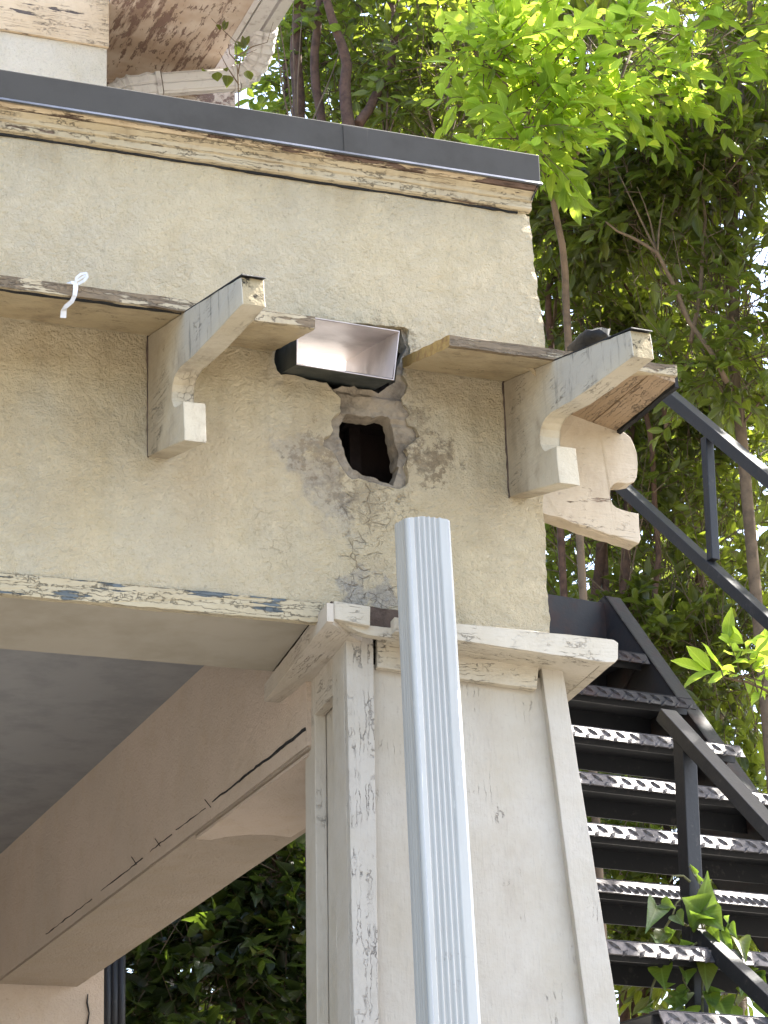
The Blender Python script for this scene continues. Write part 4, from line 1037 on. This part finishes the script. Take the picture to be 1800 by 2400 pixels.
def tree(name, label, cat, trunks, crowns, mat, bark='bark_grey', nparts=260, shape='oval', longtwigs=40, group=None, base=None, clear=True, fans=()):
    b0 = trunks[0][0][0] if trunks else crowns[0][0]
    root = empty(name, (float(b0[0]), float(b0[1]), -4.02), label, cat, group)
    for j, (pts, r0, r1) in enumerate(trunks):
        P_ = wig(pts, 4, .03, j); k = MB(); n_ = len(P_)
        k.tube(P_, [r0 + (r1 - r0) * i / (n_ - 1) for i in range(n_)], 9)
        k.build('trunk' if j == 0 or r0 > .03 else 'branch', M[bark], root)
    LV = [[], [], [], []]; TW = []
    for c in crowns:
        ctr, rad, n = c[0], c[1], c[2]; kw = c[3] if len(c) > 3 else {}
        p, a, nn, s, tw = sprays(ctr, rad, n, **kw)
        for L_, v in zip(LV, (p, a, nn, s)): L_.append(v)
        TW += tw
        for i in range(int(longtwigs * n / 300)):
            q = np.array(ctr) + unit(rng.normal(size=3)) * np.array(rad) * rng.random() ** .5 * .9
            d = unit(np.array([rng.normal() * .6, rng.normal() * .4, 1.0 + rng.random()])); L_ = .25 + .5 * rng.random()
            TW.append((q, q + d * L_ * .5 + rng.normal(size=3) * .03, q + d * L_ + rng.normal(size=3) * .06))
    for base_, cnt, L_, spread in fans:          # bare shoots fanning up from one fork
        for i in range(cnt):
            k = MB(); d = unit(np.array([rng.normal() * spread, rng.normal() * spread * .6, 1.0])); ll = L_ * (.5 + .7 * rng.random())
            q0 = np.array(base_); bend = rng.normal(size=3) * .10 * ll
            P_ = [q0 + d * ll * t + bend * t * t for t in (0, .25, .5, .75, 1)]
            k.tube(wig(P_, 2, .012, i), [.0068 - .005 * j / 8 for j in range(9)], 6); k.build('branch', M['twig'], root)
    LV = [np.concatenate(x) for x in LV]
    if clear:
        ok = sunfilter(LV[0]); LV = [x[ok] for x in LV]
    make_foliage(root, LV, mat, shape, nparts)
    twigs_obj(root, TW)
    return root
def S(px, py, Y): return np.array(pY(px, py, Y))
def down(p, z=-4.02, dx=0.0): return np.array([p[0] + dx, p[1], z])

# openings in the canopy
for q, r in (((1270, 170), .26), ((1180, 110), .20), ((1380, 240), .20), ((1230, 260), .2), ((1500, 60), .22), ((1650, 60), .2), ((1780, 110), .15), ((1560, 230), .15)):
    add_clear(S(*q, 3.2), r)
for i in (2, 3, 4, 5, 6, 7):
    yy, zz = STEP[i]
    for f in ((.35, .47, .58, .70, .80, .88, .96) if i < 5 else (.22, .32, .42, .52, .62, .72, .82, .92)): add_clear(st(xL + (x1 - xL) * f, yy, zz), .12 if f < .8 else .085)
add_clear(at(*dd(1625, 1010), Xs, x1), .06); add_clear(at(*dd(1620, 1285), Xs, x1), .06); add_clear(at(*dd(1590, 1250), Xs, x1), .03); add_clear(at(*dd(1640, 1690), Xs, x1), .09)
for q in ((-.4, 1.0, 1.25), (-.2, .95, 1.2), (-.6, 1.0, 1.3)): add_clear(q, .22)
for q in ((1760, 1580), (1700, 1610)): add_clear(S(*q, 2.0), .16)

# 1 reddish multi-stem tree behind the coping
Y_ = 5.6
tree('slender_tree', 'slender tree with several reddish brown stems rising behind the dark coping', 'tree',
     [([down(S(697, 320, Y_)), S(697, 320, Y_), S(692, 150, Y_), S(706, 0, Y_), S(712, -200, Y_)], .042, .028),
      ([down(S(760, 320, Y_ - .2)), S(752, 300, Y_ - .2), S(742, 120, Y_ - .2), S(748, -100, Y_ - .2)], .030, .022),
      ([down(S(820, 300, Y_ - .5)), S(818, 290, Y_ - .5), S(808, 150, Y_ - .5), S(778, 60, Y_ - .5), S(745, -60, Y_ - .5)], .040, .020),
      ([S(838, 292, Y_ - .5), S(868, 262, Y_ - .5), S(918, 160, Y_ - .5), S(932, 80, Y_ - .5), S(900, -40, Y_ - .5)], .030, .016),
      ([down(S(925, 330, Y_ + .2)), S(925, 310, Y_ + .2), S(922, 160, Y_ + .2), S(935, 0, Y_ + .2)], .040, .024),
      ([S(660, 300, Y_ + .3), S(672, 150, Y_ + .3), S(730, -20, Y_ + .3)], .02, .012)],
     [(S(900, 60, Y_), (.65, .7, .95), 300, dict(size=.095)), (S(760, 230, Y_ + .3), (.45, .4, .45), 110, dict(size=.09)), (S(1060, 180, Y_ - .6), (.42, .5, .65), 190, dict(size=.095)), (S(900, -420, Y_), (1.1, 1.0, .8), 260, dict(size=.12))],
     M['leaf'], 'bark_red', longtwigs=70, fans=[(S(700, 360, Y_ - .4), 5, 1.1, .35), (S(900, 360, Y_ - .5), 6, 1.1, .4), (S(1050, 420, Y_ - .6), 5, .9, .4)])
# 2 bright shrub crown beyond the end of the coping
Y_ = 3.2
tree('laurel_tree', 'sunlit bright green broadleaf tree leaning over the right end of the coping', 'tree',
     [([down(S(1330, 700, Y_ + .5)), S(1330, 700, Y_ + .5), S(1300, 450, Y_ + .2), S(1275, 300, Y_), S(1250, 120, Y_)], .022, .008),
      ([S(1300, 450, Y_ + .2), S(1400, 300, Y_), S(1480, 120, Y_)], .012, .006), ([S(1275, 300, Y_), S(1180, 180, Y_), S(1110, 120, Y_)], .009, .004)],
     [(S(1260, 190, Y_), (.34, .35, .30), 80, dict(size=.122, L=.30, per=9, shell=.3)), (S(1150, 110, Y_), (.20, .25, .2), 26, dict(size=.12, L=.26)),
      (S(1420, 140, Y_), (.26, .3, .26), 52, dict(size=.12, L=.28)), (S(1640, 60, Y_), (.36, .3, .24), 62, dict(size=.12, L=.26)), (S(1560, 230, Y_ + .2), (.22, .3, .16), 22, dict(size=.11)), (S(1240, 330, Y_), (.2, .3, .14), 26, dict(size=.12))],
     M['leaf_bright'], 'twig', nparts=290, longtwigs=30)
# 3-5 hedge trees on the right
Y_ = 3.9
tree('hedge_tree', 'olive leaved tree filling the upper right corner, shaded, with upright twigs', 'tree',
     [([down(S(1740, 1000, Y_)), S(1740, 1000, Y_), S(1710, 600, Y_), S(1735, 300, Y_), S(1760, -60, Y_)], .035, .014),
      ([S(1710, 700, Y_), S(1690, 450, Y_), S(1745, 100, Y_)], .016, .008), ([S(1700, 900, Y_ - .2), S(1540, 600, Y_ - .2), S(1420, 520, Y_ - .2)], .014, .005), ([S(1620, 800, Y_ - .1), S(1655, 520, Y_ - .1), S(1600, 150, Y_ - .1)], .012, .005)],
     [(S(1640, 330, Y_), (.48, .5, .62), 300, dict(size=.105, clump=2.6)), (S(1700, 760, Y_), (.38, .5, .55), 180, dict(size=.10, clump=2.6)), (S(1500, 430, Y_ + .2), (.35, .4, .45), 150, dict(size=.10, clump=2.6)),
      (S(1900, 100, Y_), (.6, .7, 1.0), 160, dict(size=.12)), (S(1900, -900, Y_ - .6), (1.5, 1.3, .9), 420, dict(size=.15)), (S(2300, -200, Y_ - 1.3), (.9, 1.2, 1.5), 420, dict(size=.15))],  # last two crowns lie out of frame, added to cast shade
     M['leaf'], 'twig', longtwigs=110, fans=[(S(1738, 1000, Y_), 6, 1.6, .3), (S(1712, 610, Y_), 5, 1.0, .4), (S(1540, 600, Y_ - .2), 3, .7, .5)])
Y_ = 5.0
tree('dark_tree', 'dark leaved tree with a brown trunk close behind the parapet corner', 'tree',
     [([down(S(1290, 900, Y_)), S(1290, 820, Y_), S(1294, 650, Y_), S(1300, 480, Y_), S(1330, 250, Y_)], .022, .012), ([down(S(1390, 900, Y_ + .3)), S(1392, 800, Y_ + .3), S(1400, 690, Y_ + .3), S(1430, 500, Y_ + .3)], .024, .012),
      ([S(1294, 650, Y_), S(1400, 540, Y_ - .2), S(1520, 640, Y_ - .4), S(1640, 720, Y_ - .5)], .015, .005), ([S(1560, 1000, Y_ - .2), S(1480, 700, Y_ - .2), S(1380, 480, Y_ - .2)], .013, .005)],
     [(S(1400, 660, Y_), (.55, .6, .75), 470, dict(size=.095, clump=2.4)), (S(1360, 480, Y_ - .5), (.36, .4, .36), 190, dict(size=.095)), (S(1600, 850, Y_), (.5, .5, .5), 200, dict(size=.095, clump=2.4))],
     M['leaf_dark'], 'bark_red', longtwigs=90, fans=[(S(1392, 800, Y_ + .3), 5, 1.0, .45), (S(1290, 820, Y_), 4, .9, .3), (S(1560, 1000, Y_ - .2), 5, 1.0, .4)])
Y_ = 5.3
tree('thicket_tree', 'shaded tree with three bare trunks standing behind the top of the black stair', 'tree',
     [([down(S(1400, 1500, Y_)), S(1402, 1420, Y_), S(1405, 1280, Y_), S(1415, 1050, Y_)], .030, .022), ([down(S(1462, 1500, Y_ - .2)), S(1462, 1430, Y_ - .2), S(1468, 1280, Y_ - .2), S(1480, 1000, Y_ - .2)], .034, .022),
      ([down(S(1530, 1500, Y_ - .4)), S(1532, 1470, Y_ - .4), S(1538, 1300, Y_ - .4), S(1532, 1050, Y_ - .4), S(1510, 900, Y_ - .4)], .018, .013), ([down(S(1600, 1600, Y_ + .2)), S(1605, 1530, Y_ + .2), S(1640, 1350, Y_ + .2), S(1680, 1100, Y_ + .2), S(1690, 900, Y_ + .2)], .032, .02)],
     [(S(1560, 1300, Y_), (.75, .6, .75), 560, dict(size=.095, clump=2.4)), (S(1700, 1550, Y_ - .5), (.4, .4, .6), 170, dict(size=.10, clump=2.4)), (S(1650, 1050, Y_), (.45, .5, .5), 150, dict(size=.095)), (S(1600, 2050, Y_ - .5), (.6, .4, .75), 330, dict(size=.11)), (S(1560, 1560, Y_ - .3), (.5, .4, .35), 120, dict(size=.10))],
     M['leaf_dark'], 'bark_red', longtwigs=90, fans=[(S(1462, 1430, Y_ - .2), 4, 1.0, .35), (S(1605, 1530, Y_ + .2), 5, 1.0, .4)])
# 6 tall screen behind everything
tree('screen_tree', 'tall dense dark tree at the back of the garden seen through the nearer leaves', 'tree',
     [([down(S(1200, 900, 8)), S(1200, 900, 8), S(1230, 300, 8), S(1250, -300, 8)], .12, .05), ([down(S(1600, 900, 8.5)), S(1620, 900, 8.5), S(1650, 300, 8.5)], .10, .05)],
     [(S(1350, 300, 7.6), (1.9, .8, 1.7), 1000, dict(size=.15, L=.35, clump=1.5)), (S(1550, 1200, 7.6), (1.6, .7, 1.8), 800, dict(size=.15, L=.35, clump=1.7)), (S(900, 150, 8.2), (1.5, .8, .9), 300, dict(size=.15, L=.35, clump=1.7)), (S(1600, 2100, 7.6), (1.5, .7, 1.2), 260, dict(size=.15, L=.35, clump=1.7)),
      (S(1300, -700, 7.6), (2.6, 1.5, 1.0), 360, dict(size=.2, L=.4)), (S(2700, 500, 7.0), (1.6, .9, 2.2), 380, dict(size=.17, L=.4)), (S(2700, 1700, 7.0), (1.6, .9, 2.0), 300, dict(size=.17, L=.4))],
     M['leaf_dark'], 'bark_grey', nparts=200, longtwigs=30)
tree('added_shade_canopy', 'added leafy canopy out of view that keeps sun off the stair and back trees', 'tree',  # unseen canopy added to block the sun
     [([(8.5, 7.5, -4.02), (8.3, 7.3, 2.0), (7.6, 6.8, 6.0)], .22, .10)],
     [((7.2, 6.2, 7.6), (4.2, 4.0, 2.2), 480, dict(size=.25, L=.45)), ((5.2, 1.0, 4.9), (1.6, 1.7, 1.8), 420, dict(size=.2, L=.4)), ((6.2, 3.2, 4.6), (1.9, 2.4, 2.2), 420, dict(size=.22, L=.4))],
     M['leaf'], 'bark_grey', nparts=60, longtwigs=10)
tree('far_tree', 'dark tree far behind the ivy under the porch beam', 'tree', [([(1.0, 10.2, -4.02), (1.0, 10.2, 0.5)], .10, .06)],
     [(S(480, 2250, 10), (1.5, .8, 1.6), 420, dict(size=.2, L=.4))], M['leaf_dark'], 'bark_grey', nparts=60, longtwigs=10)
# 7 sprig reaching in on the right
Y_ = 2.0
tree('laurel_branch', 'bright green sprig reaching in from the right above the lower stair', 'branch',
     [([S(1990, 1720, Y_), S(1880, 1660, Y_), S(1760, 1590, Y_), S(1690, 1570, Y_)], .009, .003)],
     [(S(1740, 1580, Y_), (.09, .12, .05), 5, dict(size=.125, L=.18, per=7, shell=.1)), (S(1790, 1600, Y_), (.07, .1, .07), 4, dict(size=.125, L=.16, per=6, shell=.1))],
     M['leaf_bright'], 'twig', longtwigs=0, clear=False)
# 8 ivy tangle seen under the side beam
Y_ = 6.0
tree('ivy_thicket', 'dark tangle of heart leaved ivy seen under the porch beam left of the column', 'ivy',
     [([down(S(620, 2300, Y_ + .2)), S(625, 2150, Y_ + .2), S(640, 1950, Y_ + .2)], .05, .04), ([down(S(360, 2400, Y_ + .2)), S(352, 2330, Y_ + .2), S(350, 2200, Y_ + .2)], .03, .03), ([down(S(560, 2400, Y_)), S(565, 2330, Y_), S(560, 2100, Y_)], .03, .02)],
     [(S(480, 2330, Y_), (.75, .5, .55), 300, dict(size=.105, L=.3, droop=.6)), (S(640, 2080, Y_), (.42, .5, .55), 200, dict(size=.10, L=.3, droop=.6)), (S(640, 1850, Y_ + .8), (1.3, .6, .9), 260, dict(size=.15, L=.3, droop=.6))],
     M['leaf_ivy'], 'bark_red', shape='heart', longtwigs=60)
k = MB()
for x in (252, 268, 284): k.tube([pY(x, 2200, 5.1), pY(x - 2, 2500, 5.1)], .022, 8)
pdn = empty('old_downpipe', tuple(pY(268, 2400, 5.1)), 'dark grey pipe cluster running down beside the far pilaster', 'pipe')
k.build('pipe_shaft', M['steel'], pdn)

# ------------------------------------------------------------------ seedling leaves, vine on the stair post
def place_leaf(root, tip, basep, Y0, Y1, size_mul, mat, shape, roll=0.0):
    a0_, a1_ = np.array(pY(*basep, Y0)), np.array(pY(*tip, Y1)); ax_ = a1_ - a0_; L_ = float(np.linalg.norm(ax_)); ax_ /= L_
    tc = unit(CAM - a0_); nn = unit(tc - ax_ * (tc @ ax_)); sd2 = np.cross(nn, ax_)
    nn2 = nn * math.cos(roll) + sd2 * math.sin(roll); sd2 = np.cross(nn2, ax_)
    o = bpy.data.objects.new('leaf', leaf_me(shape, int(rng.integers(len(SHAPES[shape]))), mat)); COL.objects.link(o)
    m = Matrix.Identity(4)
    for r_ in range(3):
        m[r_][0] = ax_[r_] * L_; m[r_][1] = sd2[r_] * L_ * size_mul; m[r_][2] = nn2[r_] * L_; m[r_][3] = a0_[r_]
    o.parent = root; o.matrix_parent_inverse = Matrix.Translation(Vector(root.location)).inverted(); o.matrix_basis = m
for (bx, by, tx, ty, mu) in ((960, 205, 925, 175, 1.2), (975, 200, 985, 140, 1.2), (975, 215, 1010, 150, 1.3), (930, 510, 935, 580, 1.5), (1010, 530, 1000, 610, 1.7), (1120, 330, 1160, 250, 1.2), (1130, 350, 1110, 250, 1.1), (1120, 340, 1070, 290, 1.0), (990, 480, 1000, 505, 1.4), (1150, 630, 1190, 690, 1.2), (820, 480, 850, 505, .8), (1140, 500, 1170, 570, 1.4)):
    place_leaf(weed, zh(tx, ty), zh(bx, by), 4.0, 3.97, mu, M['leaf_dark'], 'oval', rng.normal() * .4)
def zv(x, y): return 1400 + x * .2411, 1950 + y * .2411
ypost = float(at(1620, 2200, Xs, x1 - 1.0)[1])
vine = empty('climbing_vine', tuple(pY(*zv(1000, 1400), ypost - .05)), 'green heart leaved vine winding round the near stair post', 'vine')
k = MB()
for s_ in ([(1040, 1900), (1030, 1500), (1040, 1040), (1040, 900)], [(1040, 1040), (900, 1140), (820, 1250), (840, 1450), (900, 1550)], [(1040, 1040), (960, 930), (860, 920)], [(1040, 1030), (1200, 1200), (1300, 1400), (1400, 1500), (1340, 1650), (1390, 1850)], [(720, 840), (650, 950), (640, 1150)],
          [(860, 920), (780, 880), (720, 830), (760, 700), (830, 640)], [(900, 490), (830, 430), (730, 430), (700, 490)], [(580, 1410), (530, 1530), (510, 1700), (500, 1850)], [(1040, 1040), (1100, 1100), (1250, 1200)], [(1040, 1050), (1030, 1200)], [(1040, 1030), (1010, 900), (1000, 800)], [(1400, 1400), (1440, 1250), (1380, 1050)], [(1380, 1520), (1500, 1420), (1640, 1600)], [(980, 560), (1010, 800)], [(900, 330), (1000, 520), (1010, 800)]):
    P_ = wig([pY(*zv(*p), ypost - .06) for p in s_], 4, .006); k.tube(P_, [.0045 - .0025 * i / len(P_) for i in range(len(P_))], 5)
k.build('stem', M['stem'], vine)
VL = [((1000, 800), (1080, 380), .75), ((1010, 790), (830, 640), 1.2), ((1020, 760), (1230, 960), 1.0), ((1030, 860), (920, 800), 1.1), ((1090, 900), (1190, 1080), 1.2), ((590, 700), (390, 800), .0), ((590, 700), (490, 940), .75), ((620, 700), (760, 740), .7), ((760, 800), (840, 910), .8),
      ((660, 980), (560, 1120), .9), ((680, 1000), (760, 960), 1.0), ((640, 1080), (700, 1240), 1.3), ((620, 1310), (650, 1510), 1.15), ((1030, 1190), (1070, 1560), .62), ((1110, 1140), (1240, 1300), .55), ((1280, 900), (1270, 810), .7), ((1270, 920), (1350, 1010), 1.0), ((1200, 960), (1340, 1300), .45), ((1380, 1040), (1450, 1240), .75),
      ((850, 1340), (880, 1450), 1.0), ((760, 1540), (880, 1640), .8), ((840, 1680), (690, 1640), 1.2), ((830, 1700), (760, 1600), 1.2), ((850, 1720), (900, 1860), 1.2), ((720, 1740), (850, 1730), .5), ((650, 1520), (740, 1470), .7), ((1090, 1560), (1130, 1770), 1.0), ((1180, 1640), (1270, 1810), 1.2), ((1290, 1700), (1340, 1880), .9),
      ((1480, 1400), (1400, 1560), 1.1), ((1500, 1380), (1560, 1500), 1.0), ((1560, 1420), (1660, 1560), .9), ((1440, 1500), (1520, 1640), .9), ((1600, 1640), (1660, 1820), .8), ((570, 1740), (620, 1860), .9), ((520, 1700), (430, 1750), .6), ((500, 1690), (530, 1600), .6), ((960, 400), (900, 310), .35), ((1010, 480), (960, 400), .4), ((1440, 1340), (1560, 1330), .8), ((1120, 1560), (1090, 1500), 1.2), ((840, 1110), (820, 1050), 1.0)]
for b0_, t0_, mu in VL:
    if mu > 0: place_leaf(vine, zv(*t0_), zv(*b0_), ypost - .07, ypost - .10 - .05 * rng.random(), mu * 1.0, M['ivy'], 'heart', rng.normal() * .45)
